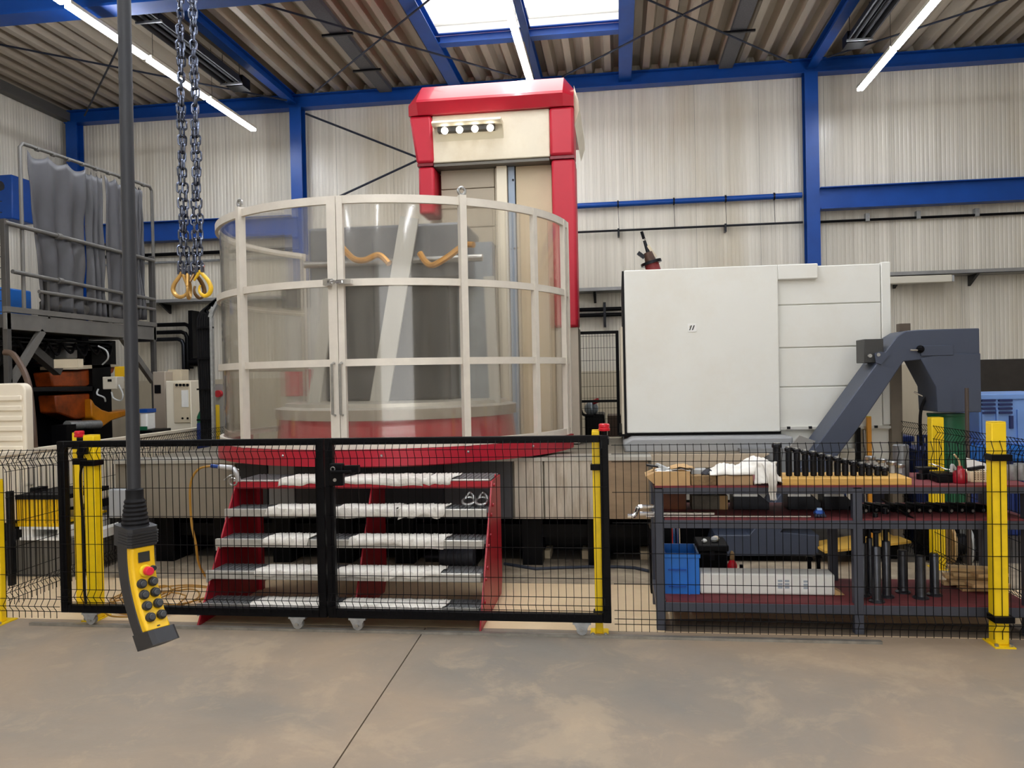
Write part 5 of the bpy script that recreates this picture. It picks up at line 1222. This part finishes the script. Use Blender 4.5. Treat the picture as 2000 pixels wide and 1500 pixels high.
# ---- mesh door and small machine behind, between drum and cabinet
YM = 9.6
t = thing('mesh_door', 'black framed wire mesh door between the drum and the white cabinet', 'door', (-0.25,YM,0.9))
a, b, c = at(1121,648,YM), at(1208,648,YM), at(1208,782,YM)
zb2 = at(1208,850,YM).z
MB().box(a.x-0.1, b.x, YM-0.02, YM+0.02, a.z-0.035, a.z).build('top_rail', BLACKP, t); MB().box(b.x-0.035, b.x, YM-0.02, YM+0.02, zb2, a.z-0.035).build('stile', BLACKP, t); MB().box(a.x-0.1, b.x-0.035, YM-0.02, YM+0.02, c.z-0.02, c.z+0.01).build('middle_rail', BLACKP, t)
w = MB(); x = b.x-0.035
while x > a.x-0.1: w.tube([(x,YM+0.01,zb2),(x,YM+0.01,a.z)], 0.003, 4); x -= 0.035
z = a.z-0.06
for dz in (0.03,0.06,0.2,0.35,0.5,0.66,0.8,0.83,0.92,1.05,1.15): w.tube([(a.x-0.1,YM+0.014,a.z-dz),(b.x,YM+0.014,a.z-dz)], 0.003, 4)
w.build('wire_mesh', BLACKP, t)['kind'] = 'stuff'
MB().box(b.x+0.01, b.x+0.05, YM-0.03, YM+0.03, 0.9, a.z+0.03).build('door_jamb', CREAM, t); MB().box(a.x-0.1, b.x+0.05, YM-0.03, YM+0.03, zb2-0.06, zb2-0.02).build('threshold', CREAM, t)
t = thing('filter_unit', 'small pump with a bright round filter behind the mesh door', 'pump', (-0.25,10.2,0.8))
c = at(1155,798,10.2); MB().ball((c.x,10.2,c.z), 0.09, 14).build('filter_bowl', mat('bowl_grey',(170,182,194),0.25,metal=0.4), t); MB().box(c.x-0.08, c.x+0.16, 10.15, 10.8, 0.6, c.z-0.07).build('pump_body', BLACKP, t, bevel=0.02)
MB().tube(sm([at(1124,788,10.1),at(1133,797,10.1),at(1140,810,10.1),at(1160,812,10.1)]), 0.018, 8).build('hose', BLACKR, t); MB().cyl((c.x+0.02,10.15,c.z+0.08), (c.x+0.10,10.15,c.z+0.11), 0.03, 10).build('red_knob', REDC, t)
MB().box(c.x+0.2, c.x+0.52, 10.2, 10.7, 0.6, at(1190,812,10.2).z).build('brown_tank', mat('tank_brown',(72,50,32),0.5), t); MB().box(c.x-0.08, c.x+0.6, 10.42, 10.8, 0.0, 0.6).build('stand', BLACKP, t)

# ================================================================ left background: platform with curtain
XP = -6.6
def lp(px, py, x=XP): return atx(px, py, x)
PS = mat('platform_steel', (104,102,98), 0.5, metal=0.2, var=0.15, scale=4)
PD = mat('platform_dark', (62,60,58), 0.55, var=0.2, scale=5)
t = thing('platform', 'raised steel platform with handrails at the left wall, above the casting machine', 'platform', (XP-0.8,9.2,0))
y0, y1 = lp(8,600).y, lp(299,640).y
zd = 2.52
MB().box(XP-2.0, XP, y0, y1, zd-0.14, zd-0.135+0.14).build('deck', PD, t)
MB().box(XP, XP+0.04, y0-0.02, y1+0.02, zd-0.16, zd+0.02).build('edge_channel', PS, t, bevel=0.004)
MB().box(XP, XP+0.05, y0-0.02, y1+0.02, zd+0.03, zd+0.09).build('toe_board', PS, t)
for y, zt_ in ((y0+0.02,3.56),(y1-0.02,3.56),):
    MB().box(XP-0.02, XP+0.04, y-0.03, y+0.03, 0.0, zt_).build('post', PD, t, bevel=0.004)
MB().box(XP-0.02, XP+0.04, lp(197,1000).y-0.03 if False else y0+0.62, y0+0.66, zd, 2.95).build('post', PD, t)
def railing(zl, zr, r, nm='handrail', yy0=None, yy1=None): MB().cyl((XP+0.03,yy0 or y0,zl), (XP+0.03,yy1 or y1,zr), r, 10).build(nm, PS, t)
railing(3.52, 3.50, 0.026); railing(3.0, 2.94, 0.024, 'mid_rail', y0+0.1); railing(2.82, 2.80, 0.022, 'low_rail', y0+0.5)
for (y, z) in ((y0+0.85,3.51),(y0+0.85,2.98)): MB().cyl((XP+0.03,y-0.04,z), (XP+0.03,y+0.04,z), 0.04, 12).build('clamp', PS, t)
for s_, ya, yb in ((1,y0+0.05,y0+0.55),(1,y1-0.05,y1-0.75)): MB().bar((XP+0.01,ya,zd-0.75), (XP+0.01,yb,zd-0.15), 0.06, 0.08).build('knee_brace', PS, t)
MB().bar(lp(60,680,-6.9), lp(114,726,-6.9), 0.1, 0.1).build('strut', PD, t)
for y in (y0+0.02, y1-0.02): MB().box(XP-1.95, XP-1.88, y-0.03, y+0.03, 0, zd-0.14).build('post', PD, t)
t = thing('curtain_rail', 'bent grey pipe frame holding the welding curtains above the platform', 'frame', (XP,9.3,3.5))
ya, yb = lp(32,280).y+0.05, lp(296,365).y
za, zb3 = 4.47, 4.56
MB().tube([(XP,ya,2.6),(XP,ya,za-0.05),(XP,ya+0.04,za),(XP,yb-0.05,zb3),(XP,yb,zb3-0.05),(XP,yb,2.6)], 0.022, 10).build('pipe_frame', PS, t)
for k in range(9): MB().cyl((XP,ya+0.25+k*0.26,za+0.0+0.0095*k*1.0), (XP,ya+0.29+k*0.26,za+0.001+0.0096*k), 0.028, 10).build('curtain_ring', PS, t)
# hanging curtains: four strips
def curtain(u0, u1, zbot, lb, seed, sagz=0.06, lean=0.0):
    def fn(u, v):
        y = ya+0.12+(yb-ya-0.3)*(u0+(u1-u0)*u) + lean*v*(0.5-u)
        top = za+(zb3-za)*(u0+(u1-u0)*u)-0.05-sagz*abs(math.sin(u*PI*3))**0.7
        z = top+(zbot-top)*v
        x = XP-0.02+0.045*math.sin(u*19+seed)*(0.4+0.6*v)+0.03*ns(u*5+seed, v*3)+0.05*ns(v*4, seed)*v
        return (x, y+0.02*ns(v*5+seed, u*3), z)
    o = MB().grid(fn, 48, 24).build('welding_curtain', CURT, None, solid=0.006, smooth=1.2); tag(o, lb, 'curtain', 'welding curtains on the platform')
curtain(0.0, 0.44, 2.62, 'widest grey welding curtain, at the near left end of the pipe frame', 1.0, lean=0.25)
curtain(0.455, 0.60, 2.60, 'narrow grey welding curtain beside the dark gap in the pipe frame', 4.0)
curtain(0.61, 0.90, 2.60, 'grey welding curtain half hidden behind the pendant cable', 7.0)
curtain(0.905, 0.99, 2.64, 'narrowest grey welding curtain, at the far end of the pipe frame', 11.0)
o = MB().grid(lambda u, v: (XP-0.05+0.05*ns(u*7, v*5), y0+0.6+1.4*u, 2.54+0.27*(1-v)+0.05*ns(u*9, v*4, 3)), 30, 10).build('tarpaulin', mat('crumpled_tarpaulin',(84,82,78),0.35,var=0.35,scale=5,bump=0.4,bscale=8), None, solid=0.006, smooth=1.2); tag(o, 'crumpled dark tarpaulin along the platform edge under the curtains', 'tarpaulin')
# wire grid and blue crane part behind the platform at the left edge
t = thing('mesh_screen', 'dark wire mesh screen behind the left end of the platform', 'screen', (XP-0.3,7.9,2.5))
m_ = MB()
for k in range(10): m_.tube([(XP-1.2+0.12*k,7.9,2.5),(XP-1.2+0.12*k,7.9,3.9)], 0.006, 4)
for k in range(12): m_.tube([(XP-1.25,7.9,2.55+0.12*k),(XP,7.9,2.55+0.12*k)], 0.006, 4)
m_.build('wire_mesh', DARKM, t)['kind'] = 'stuff'
MB().cyl((XP-1.2,7.9,3.92), (XP,7.9,3.92), 0.05, 10).build('top_tube', DARKM, t)
a = at(0,345,11.5); b = at(34,430,11.5)
o = MB().box(XL, b.x, 11.4, 11.9, at(20,430,11.5).z, a.z).build('blue_cabinet', BLUE, None, bevel=0.02); tag(o, 'blue steel box on the left wall behind the platform', 'box')
o = MB().box(XL+0.35, -7.7, 9.2, 9.7, 2.55, 3.0).build('blue_container', BLUEB, None, bevel=0.02); tag(o, 'blue container standing on the platform behind the handrail at the left edge', 'box')

# ---- casting machine under the platform
t = thing('casting_machine', 'dark die casting machine with orange castings under the platform', 'machine', (-7,9,0))
MB().box(-8.4, -6.75, 8.0, 10.4, 0.0, 0.95).build('machine_base', BLACKP, t)
MB().box(-8.8, -7.0, 9.9, 10.3, 0.95, 2.2).build('rear_platen', BLACKP, t)
def cm(name, pts, mt_, x0=-7.05, th=0.25, bev=0.02):
    P = [lp(a, b, x0) for a, b in pts]; return MB().prism([(p.y, p.z) for p in P], x0-th, x0, 'YZ').build(name, mt_, t, bevel=bev)
MB().box(-9.0, -7.36, 8.0, 10.4, 0.95, 2.25).build('rear_housing', BLACKP, t)
cm('orange_bracket', [(98,727),(150,724),(172,720),(214,714),(226,716),(222,728),(188,748),(165,756),(104,756)], ORANGE)
cm('orange_body', [(108,772),(176,768),(182,786),(188,812),(150,820),(112,806)], ORANGE)
AMB = mat('amber_casting', (205,128,16), 0.35, var=0.2, scale=5)
cm('orange_spout', [(179,778),(186,790),(200,800),(216,805),(254,799),(258,809),(218,822),(196,838),(190,824),(180,815)], AMB, -6.95, 0.2)
cm('tie_bar', [(60,756),(185,754),(185,764),(60,766)], DARKM, -7.0, 0.12, 0.01)
cm('tie_bar', [(60,700),(130,712),(130,717),(60,706)], DARKM, -7.0, 0.12, 0.01)
cm('pale_ledge', [(120,716),(215,711),(232,712),(232,716),(150,722),(120,722)], BEIGE, -7.0, 0.3, 0.004)
a = lp(131,831,-6.85); b = lp(193,829,-6.85); MB().cyl(a, b, 0.06, 16).build('hydraulic_ram', GALV, t); c = lp(126,835,-6.85); MB().box(-6.95, -6.75, c.y-0.1, c.y+0.08, 0.95, 1.25).build('ram_flange', BLACKP, t)
p, q = at(225,716,9.6), at(256,736,9.6); MB().box(p.x, q.x, 9.58, 9.75, q.z, p.z).build('yellow_block', mat('block_yellow',(226,178,24),0.4), t, bevel=0.01)
p, q = at(205,736,8.9), at(233,760,8.9); bx = MB().box(p.x, q.x, 8.85, 9.0, q.z, p.z).build('control_box', mat('box_grey',(186,180,166),0.5), t, bevel=0.008)
MB().box(p.x+0.07, p.x+0.12, 8.845, 8.85, p.z-0.06, p.z-0.03).build('button', BLACKP, bx)
MB().tube(sm([at(232,752,8.86),at(240,770,8.84),at(236,782,8.84),at(222,778,8.84),at(218,766,8.86)]), 0.01, 6).build('loop_cable', GREYP, t)
MB().tube(sm([at(192,676,8.9),at(208,685,8.86),at(211,700,8.86),at(200,712,8.9)]), 0.01, 6).build('loop_cable', GREYP, t)
MB().tube(sm([at(192,760,8.9),at(190,770,8.86),at(203,776,8.86),at(206,784,8.9)]), 0.01, 6).build('loop_cable', GREYP, t)
for k in range(10):
    yy = 8.3+0.22*k; MB().box(-7.9, -7.0-0.1*(k % 3), yy, yy+0.15, 1.98+0.03*(k % 4), 2.2+0.05*((k*7) % 5)).build('valve_block', [BLACKP,DARKM,BLACKR][k % 3], t, bevel=0.01)
for k in range(7): MB().tube(sm([(-6.95,8.5+0.25*k,2.28),(-6.9,8.6+0.25*k,2.12+0.03*(k%2)),(-6.95,8.75+0.25*k,2.26)]), 0.018, 6).build('hydraulic_hose', BLACKR, t)
for k in range(3): MB().cyl((-6.98+0.0,8.2,2.31-0.05*k), (-6.98,10.3,2.31-0.05*k), 0.018, 8).build('hydraulic_pipe', DARKM, t)
p, q = at(105,702,8.6), at(152,718,8.6); MB().box(p.x, q.x, 8.6, 8.7, q.z, p.z).build('pale_panel', BEIGE, t)
p, q = at(82,662,9.4), at(132,700,9.4); MB().box(p.x, q.x, 9.4, 9.6, q.z, p.z).build('grey_motor', GREYP, t, bevel=0.02)
t = thing('bent_hose', 'thick brown hose arching down beside the cream container at the left', 'hose', at(60,800,7.2))
MB().tube(sm([at(8,688,7.3),at(25,692,7.3),at(42,716,7.2),at(55,748,7.1),at(62,800,7.0),at(66,850,6.95),at(68,888,6.95)]), 0.03, 10).build('hose_body', mat('hose_brown',(84,64,50),0.5,var=0.1), t)
MB().cyl(at(68,884,6.95), at(69,896,6.95), 0.05, 12).build('coupling', DARKM, t)
MB().prism([(at(51,0,6.95).x,at(60,940,6.95).z),(at(72,900,6.95).x,at(60,962,6.95).z),(at(72,900,6.95).x,at(60,898,6.95).z),(at(50,900,6.95).x,at(60,898,6.95).z),(at(48,900,6.95).x,at(60,925,6.95).z)], 6.9, 7.0, 'XZ').build('black_nozzle', BLACKP, t)
# cream ribbed container at the left edge
t = thing('cream_panel', 'cream ribbed plastic panel with a rounded corner standing at the left picture edge', 'panel', at(20,950,6.7))
CR = mat('cream_plastic_ribbed', (236,226,206), 0.5, var=0.03)
p, q = at(-40,750,6.7), at(54,955,6.7)
oc = [(p.x,q.z),(q.x-0.02,q.z+0.02),(q.x,q.z+0.06)]+[(q.x-0.07+0.07*math.cos(a_), p.z-0.07+0.07*math.sin(a_)) for a_ in (0,0.4,0.8,1.2,1.57)]+[(p.x,p.z)]
MB().prism(oc, 6.7, 6.8, 'XZ').build('panel_body', CR, t, bevel=0.012)
for k in range(9):
    z = q.z+0.07+k*(p.z-q.z-0.14)/9; MB().box(p.x, q.x-0.03, 6.682, 6.7, z, z+0.05).build('rib', CR, t, bevel=0.012)
MB().box(p.x, q.x+0.05, 6.75, 6.9, 0.0, q.z).build('black_stand', BLACKR, t)
# long ribbed cream guard and what is under it
t = thing('ribbed_guard', 'low cream ribbed sheet-metal guard running back along the left fence', 'guard', (-5.4,8.5,0.5))
gx = -5.45
MB().box(gx-0.06, gx, 6.3, 10.6, 0.52, 1.12).build('guard_sheet', CR, t)
for k in range(44): MB().box(gx, gx+0.02, 6.32+k*0.097, 6.37+k*0.097, 0.54, 1.10).build('rib', CR, t)
MB().box(gx-0.08, gx+0.02, 6.3, 10.6, 1.12, 1.15).build('guard_top', CR, t)
t = thing('conveyor_frame', 'dark steel frame under the cream ribbed guard at the left', 'frame', (-5.4,8,0))
for y in (6.4,7.6,9.0,10.4): MB().box(gx-0.1, gx-0.02, y, y+0.08, 0, 0.52).build('leg', DARKM, t)
MB().box(gx-0.12, gx, 6.3, 10.6, 0.44, 0.52).build('side_beam', DARKM, t); MB().box(gx-0.8, gx-0.1, 6.5, 10.5, 0.05, 0.3).build('lower_tray', PD, t)
t = thing('yellow_crate', 'yellow slatted crate behind the left fence, under a black lid', 'crate', at(80,1000,6.6))
p, q = at(22,975,6.6), at(128,1022,6.6)
for k in range(14):
    x = p.x+(q.x-p.x)*k/14; MB().box(x, x+(q.x-p.x)/14-0.008, 6.6, 6.62, q.z, p.z).build('slat', mat('crate_yellow',(236,190,16),0.4,var=0.1), t)
MB().box(p.x, q.x, 6.62, 7.2, q.z, q.z+0.02).build('floor_panel', MATS['crate_yellow'], t); MB().box(p.x-0.02, q.x+0.02, 6.58, 7.2, p.z, p.z+0.04).build('black_lid', BLACKR, t); MB().box(p.x, q.x, 6.59, 6.63, q.z-0.03, q.z).build('bottom_rail', MATS['crate_yellow'], t)
t = thing('white_pallet', 'white slatted pallet carrying the yellow crate at the left', 'pallet', at(80,1040,6.6))
for k in range(3): MB().box(p.x+0.1+k*0.35, p.x+0.2+k*0.35, 6.6, 7.2, q.z-0.13, q.z-0.055).build('block', WHITEPL, t)
MB().box(p.x+0.08, q.x, 6.59, 7.2, q.z-0.055, q.z-0.031).build('deck', WHITEPL, t); MB().box(p.x+0.08, q.x, 6.59, 7.2, q.z-0.155, q.z-0.131).build('skid', WHITEPL, t)
o = MB().box(p.x+0.02, q.x+0.05, 6.62, 7.3, 0.0, q.z-0.157).build('concrete_plinth', mat('plinth_grey',(96,92,86),0.7,var=0.15), None); tag(o, 'dark concrete plinth under the white pallet at the left', 'plinth')
t = thing('grey_duct', 'grey upright steel profile at the left edge beside the yellow crate', 'profile', at(14,1040,6.3)); a, b = at(10,960,6.3), at(21,1075,6.3); MB().box(a.x, b.x, 6.3, 6.36, 0.0, a.z).build('profile_body', DARKM, t, bevel=0.004)
o = MB().box(at(211,960,6.6).x, at(251,960,6.6).x, 6.6, 6.7, 0.0 if False else at(230,1012,6.6).z, at(230,956,6.6).z).build('junction_box', mat('junction_grey',(158,162,166),0.45), None, bevel=0.01); tag(o, 'grey junction box on the dark frame behind the pendant sleeve', 'box')
jx = ORG[o.name]; MB().box(jx.x-0.02, jx.x+0.02, 6.62, 6.68, 0.0, jx.z).build('support_leg', DARKM, o)
# white cabinets at the back left
t = thing('control_cabinet', 'cream control cabinet with dark push buttons and a paper notice at the back left', 'cabinet', at(350,830,10.4))
p, q = at(323,744,10.4), at(375,860,10.4); MB().box(p.x, q.x, 10.4, 10.8, 0.0, p.z).build('cabinet_body', mat('ivory_cabinet',(232,224,204),0.5), t, bevel=0.012)
dr = MB().box(at(341,800,10.4).x, at(372,800,10.4).x, 10.38, 10.4, at(350,826,10.4).z, at(350,748,10.4).z).build('door', BEIGE, t, bevel=0.006)
for px in (345,352,359,366): c = at(px,752,10.37); MB().cyl((c.x,10.365,c.z), (c.x,10.38,c.z), 0.02, 8).build('push_button', DARKM, dr)
a, b = at(354,762,10.37), at(368,795,10.37); MB().box(a.x, b.x, 10.37, 10.38, b.z, a.z).build('notice', WHITEPL, dr); a, b = at(350,800,10.37), at(371,825,10.37); MB().box(a.x, b.x, 10.37, 10.38, b.z, a.z).build('socket_plate', BEIGE, dr)
for px in (356,366): c = at(px,817,10.36); MB().cyl((c.x,10.362,c.z), (c.x,10.37,c.z), 0.015, 8).build('socket_hole', BLACKP, dr)
t = thing('grey_cabinet', 'taller greige cabinet left of the cream control cabinet', 'cabinet', at(310,830,10.6)); p, q = at(298,726,10.6), at(345,860,10.6); MB().box(p.x, at(322,726,10.6).x, 10.6, 11.0, 0.0, p.z).build('cabinet_body', mat('greige_cabinet',(170,158,142),0.5), t, bevel=0.01); MB().box(at(328,726,10.8).x, at(354,726,10.8).x, 10.8, 11.0, 1.5, at(328,722,10.8).z).build('upper_box', BEIGE, t); a, b = at(301,752,10.58), at(313,768,10.58); MB().box(a.x, b.x, 10.585, 10.6, b.z, a.z).build('warning_plate', DARKM, t)
t = thing('canister', 'white canister with blue cap behind the platform leg', 'canister', at(279,850,10.0)); p, q = at(272,802,10.0), at(288,840,10.0); MB().box(p.x, q.x, 10.0, 10.2, q.z, p.z-0.03).build('canister_body', WHITEPL, t, bevel=0.02); MB().box(p.x-0.05, q.x+0.01, 9.99, 10.2, p.z-0.03, p.z+0.02).build('blue_cap', BLUE, t); MB().box(p.x, q.x, 9.985, 10.0, q.z, q.z+0.05).build('green_band', GREEND, t); MB().box(p.x-0.1, q.x+0.1, 9.95, 10.4, 0.0, q.z).build('stand', BLACKP, t)
# cable bundle in a vertical tray left of the drum
t = thing('cable_riser', 'thick black cable bundle in a slotted steel channel left of the drum', 'cable', at(405,850,9.3))
for k in range(6):
    dx = k*5
    MB().tube(sm([at(425-dx*0.2,584+dx*0.4,9.3), at(404-dx*0.2+4,598+dx*0.3,9.3), at(392+dx*0.9-4,622,9.3), at(390+dx*0.9-2,680,9.3), at(394+dx*0.85-2,760,9.3), at(398+dx*0.8-2,862,9.3)]), 0.022, 8).build('cable', BLACKR, t)
MB().bar(at(417,600,9.25), at(411,620,9.25), 0.03, 0.05).build('channel_bend', GALV, t); MB().bar(at(413,620,9.25), at(418,860,9.25), 0.05, 0.03).build('channel', GALV, t); MB().bar(at(425,590,9.25), at(414,612,9.25), 0.05, 0.03).build('channel_top', GALV, t)
for py in (640,700,760,820): a = at(402,py,9.26); MB().box(a.x-0.11, a.x+0.10, 9.24, 9.27, a.z-0.01, a.z+0.01).build('cable_tie', BLACKP, t)
o = MB().box(at(384,870,9.7).x, at(414,870,9.7).x, 9.7, 10.0, 0, at(384,826,9.7).z).build('waste_bin', mat('bin_navy',(22,44,104),0.5), None, bevel=0.02); tag(o, 'dark blue bin on the floor behind the cable bundle', 'bin')
t = thing('green_bottle', 'green gas bottle top behind the cable bundle', 'bottle', at(388,840,10.0)); a = at(389,800,10.05); MB().lathe([(0.08,0),(0.08,a.z-0.1),(0.05,a.z-0.03),(0.02,a.z)], (a.x,10.15,0), 16).build('bottle_body', GREEND, t)
c = at(428,769,9.6); t = thing('stop_button', 'small red emergency stop on a grey box left of the drum', 'button', c); MB().box(c.x-0.14, c.x+0.06, 9.62, 9.75, 0.0, c.z+0.12).build('button_box', GREYP, t); MB().cyl((c.x,9.56,c.z), (c.x,9.62,c.z), 0.045, 14).build('red_button', REDC, t)

# ================================================================ hanging things in front
# pendant control
t = thing('crane_pendant', 'yellow and black crane pendant with round push buttons hanging at the left front', 'control', (-1.93,3.0,1.2))
P0, P1 = at(241,-60,3.0), at(262,968,3.0)
MB().tube([P0+(P1-P0)*k/10 for k in range(11)], 0.026, 14).build('cable', mat('pendant_cable',(36,38,44),0.5,var=0.1), t)
MB().lathe([(0.026,0.04),(0.034,0.035),(0.034,0.0)]+[(0.036+0.0012*k+(0.004 if k % 2 else 0), -0.004-0.0085*k) for k in range(17)]+[(0.05,-0.15),(0.05,-0.17)], (P1.x+0.002,3.0,P1.z-0.01), 24).build('strain_sleeve', BLACKR, t)
nrm = V((0.875,-0.485,0)); wd = V((0.485,0.875,0))
def bodypt(s, wv, nv):  # s 0..1 along the body
    z = 1.155-0.455*s
    s0 = max(0, s); bend = 0.135*(s0**2.1)-0.02*math.sin(PI*s0)
    base = V((-1.945,3.0,z)) + nrm*bend
    tilt = 0.5*(s0**1.1)-0.1
    return base + wd*wv + nrm*nv + V((0,0,1))*(tilt*nv)
def loft(secs, cap=True):
    mb = MB(); n = len(secs[0]); 
    for s_ in secs: mb.v += [V(p) for p in s_]
    for i in range(len(secs)-1):
        for k in range(n): mb.f.append((i*n+k, i*n+(k+1) % n, (i+1)*n+(k+1) % n, (i+1)*n+k))
    mb.f.append(tuple(range(n))); mb.f.append(tuple((len(secs)-1)*n+k for k in range(n))); return mb
def rect(s, w, n0, n1, c=0.012): 
    return [bodypt(s,-w+c,n0), bodypt(s,w-c,n0), bodypt(s,w,n0+c), bodypt(s,w,n1-c), bodypt(s,w-c,n1), bodypt(s,-w+c,n1), bodypt(s,-w,n1-c), bodypt(s,-w,n0+c)]
PB = mat('pendant_black', (36,37,41), 0.45, var=0.15, scale=14)
loft([rect(s/16, 0.052+0.002*math.sin(PI*s/16), -0.06+0.01*s/16, 0.034) for s in range(17)]).build('grip_body', PB, t)
loft([rect(s, 0.062, -0.068, 0.062, 0.014) for s in (-0.02,0.0,0.06,0.12,0.155)]).build('top_block', PB, t)
for k in range(5): loft([rect(0.02+k*0.026+q, 0.065, -0.03, 0.066, 0.012) for q in (0,0.012)]).build('rib', PB, t)
loft([rect(s, 0.055, -0.062, 0.085, 0.016) for s in (0.885,0.9,0.95,0.99,1.0)]).build('bottom_cap', PB, t)
YP = mat('pendant_yellow', (238,190,16), 0.4, var=0.06)
loft([rect(0.16+0.725*s/14, 0.050, 0.012, 0.058, 0.008) for s in range(15)]).build('yellow_face', YP, t, bevel=0.003)
def knob(s, wv, r, h, nm, mt_, par=None, base=0.058):
    a = bodypt(s, wv, base); b = bodypt(s, wv, base+h); return MB().cyl(a, b, r, 18, r*0.88).build(nm, mt_, par or t, bevel=0.002)
loft([rect(s, 0.024, 0.057, 0.062, 0.003) for s in (0.205,0.30)]).build('display', mat('display_dark',(48,50,48),0.2), t)
es = knob(0.385, 0.0, 0.026, 0.012, 'stop_base', mat('stop_yellow',(232,206,40),0.4)); knob(0.385, 0.004, 0.019, 0.034, 'stop_button', mat('stop_pink_red',(222,36,66),0.35))
knob(0.372, 0.032, 0.012, 0.016, 'key_switch', PB)
BT = mat('button_grey_black', (66,68,72), 0.3)
for r_ in range(4):
    for sgn in (-1, 1):
        s = 0.49+r_*0.098; knob(s, 0.023*sgn, 0.0195, 0.018, 'push_button', PB); knob(s, 0.023*sgn, 0.0135, 0.024, 'button_cap', BT)
loft([rect(s, 0.006, 0.057, 0.060, 0.002) for s in (0.858,0.868)]).build('mark', PB, t)

# four leg chain sling
t = thing('chain_sling', 'four-leg steel lifting chain with yellow-bronze safety hooks hanging from the crane', 'chain', (-2.7,4.8,2.2))
CH = mat('chain_steel', (94,100,116), 0.25, metal=0.9, var=0.25, scale=30)
HK = mat('hook_bronze', (190,150,84), 0.35, metal=0.55, var=0.2, scale=20); HY = mat('hook_yellow', (228,184,30), 0.4, var=0.2, scale=20, stain=(150,110,60), stain_scale=14, stain_amt=0.5)
def link_mesh():
    mb = MB(); pts = []
    hw, hl = 0.0165, 0.016
    for k in range(16):
        a = 2*PI*k/16; pts.append((hw*math.cos(a), 0, (hl if math.sin(a) >= 0 else -hl)+hw*math.sin(a)))
    return mb.tube(pts, 0.0068, 7, True)
YC_ = 4.8
base = None; pitch = 0.05
legs = [((350,-20),(354,520)), ((353,-20),(366,522)), ((373,-20),(379,522)), ((377,-20),(392,520))]
for li, (pa, pb) in enumerate(legs):
    A, B = at(*pa, YC_+0.012*(li % 2)), at(*pb, YC_+0.012*(li % 2))
    n = int((A-B).length/pitch)
    for k in range(n+1):
        u = k/n; q = A+(B-A)*u
        wob = 0.006*math.sin(k*0.7+li*2)
        if li in (1,2): q.x += (0.010 if li == 2 else -0.008)*math.sin(PI*u)
        if base is None:
            lm = MB().add(link_mesh().v, link_mesh().f); o = lm.build('chain_link', CH, t); o.location = (0,0,0)
            # recentre so the link can be reused
            me = o.data
            for v in me.vertices: v.co += ORG[t.name]
            base = o
        else: o = base.copy(); COL.objects.link(o); o.parent = t
        o.location = q+V((wob,0,0))-ORG[t.name]
        o.rotation_euler = (0.0, 0.05*math.sin(k*1.3+li), (PI/4 if k % 2 else -PI/4)+0.25*math.sin(k*0.9+li*1.7))
R_ = at(362,-30,YC_)
MB().ring(R_+V((0,0,0.06)), 0.09, 0.014, (0,1,0.15), 24, 8).build('master_ring', CH, t)
MB().cyl(R_+V((0,0,0.14)), (R_.x,YC_,ZR+0.04), 0.012, 8).build('hoist_rope', DARKM, t)
def hook(pts, latch, mt_, eye, y=YC_, edge=None, r0=0.0095):
    P = [at(a, b, y) for a, b in pts]
    if edge is not None:      # this hook hangs turned edge-on: swing the outline about its vertical axis
        ax = P[0]; P = [V((ax.x+(p.x-ax.x)*0.35, y+edge*(p.x-ax.x)*0.94, p.z)) for p in P]
    sp = sm(P, 5); N_ = len(sp)
    h = MB().tube(sp, [r0*(0.75+0.75*math.sin(PI*min(1, 0.12+1.0*i/N_))) for i in range(N_)], 10).build('hook', mt_, t)
    e = at(*eye, y); L = [at(a, b, y) for a, b in latch]
    if edge is not None: L = [V((P[0].x+(p.x-P[0].x)*0.35, y+edge*(p.x-P[0].x)*0.94, p.z)) for p in L]
    MB().tube(L, [0.012, 0.007], 8).build('latch', mt_, h)
    MB().box(e.x-0.022, e.x-0.008, y-0.012, y+0.012, e.z-0.025, e.z+0.03).build('clevis_cheek', CH, h); MB().box(e.x+0.008, e.x+0.022, y-0.012, y+0.012, e.z-0.025, e.z+0.03).build('clevis_cheek', CH, h)
    MB().cyl((e.x-0.028,y,e.z+0.012), (e.x+0.028,y,e.z+0.012), 0.008, 10).build('clevis_pin', CHROME, h)
HD = mat('hook_dark', (110,84,52), 0.35, metal=0.6)
lh = [(355,531),(350,541),(341,554),(338,566),(343,576),(353,580),(363,575),(367,566),(364,556)]
rh = [(389,529),(397,537),(407,549),(412,562),(409,573),(400,578),(392,573),(389,565),(391,557)]
hook(lh, [(357,533),(366,560)], HK, (354,528)); hook(rh, [(389,532),(379,548)], HY, (391,524))
hook([(a+12,b+2) for a, b in lh], [(369,536),(378,560)], HK, (366,529), YC_+0.005, -1.0); hook([(a-10,b+2) for a, b in rh], [(379,535),(370,552)], HD, (379,529), YC_+0.012, 1.0)
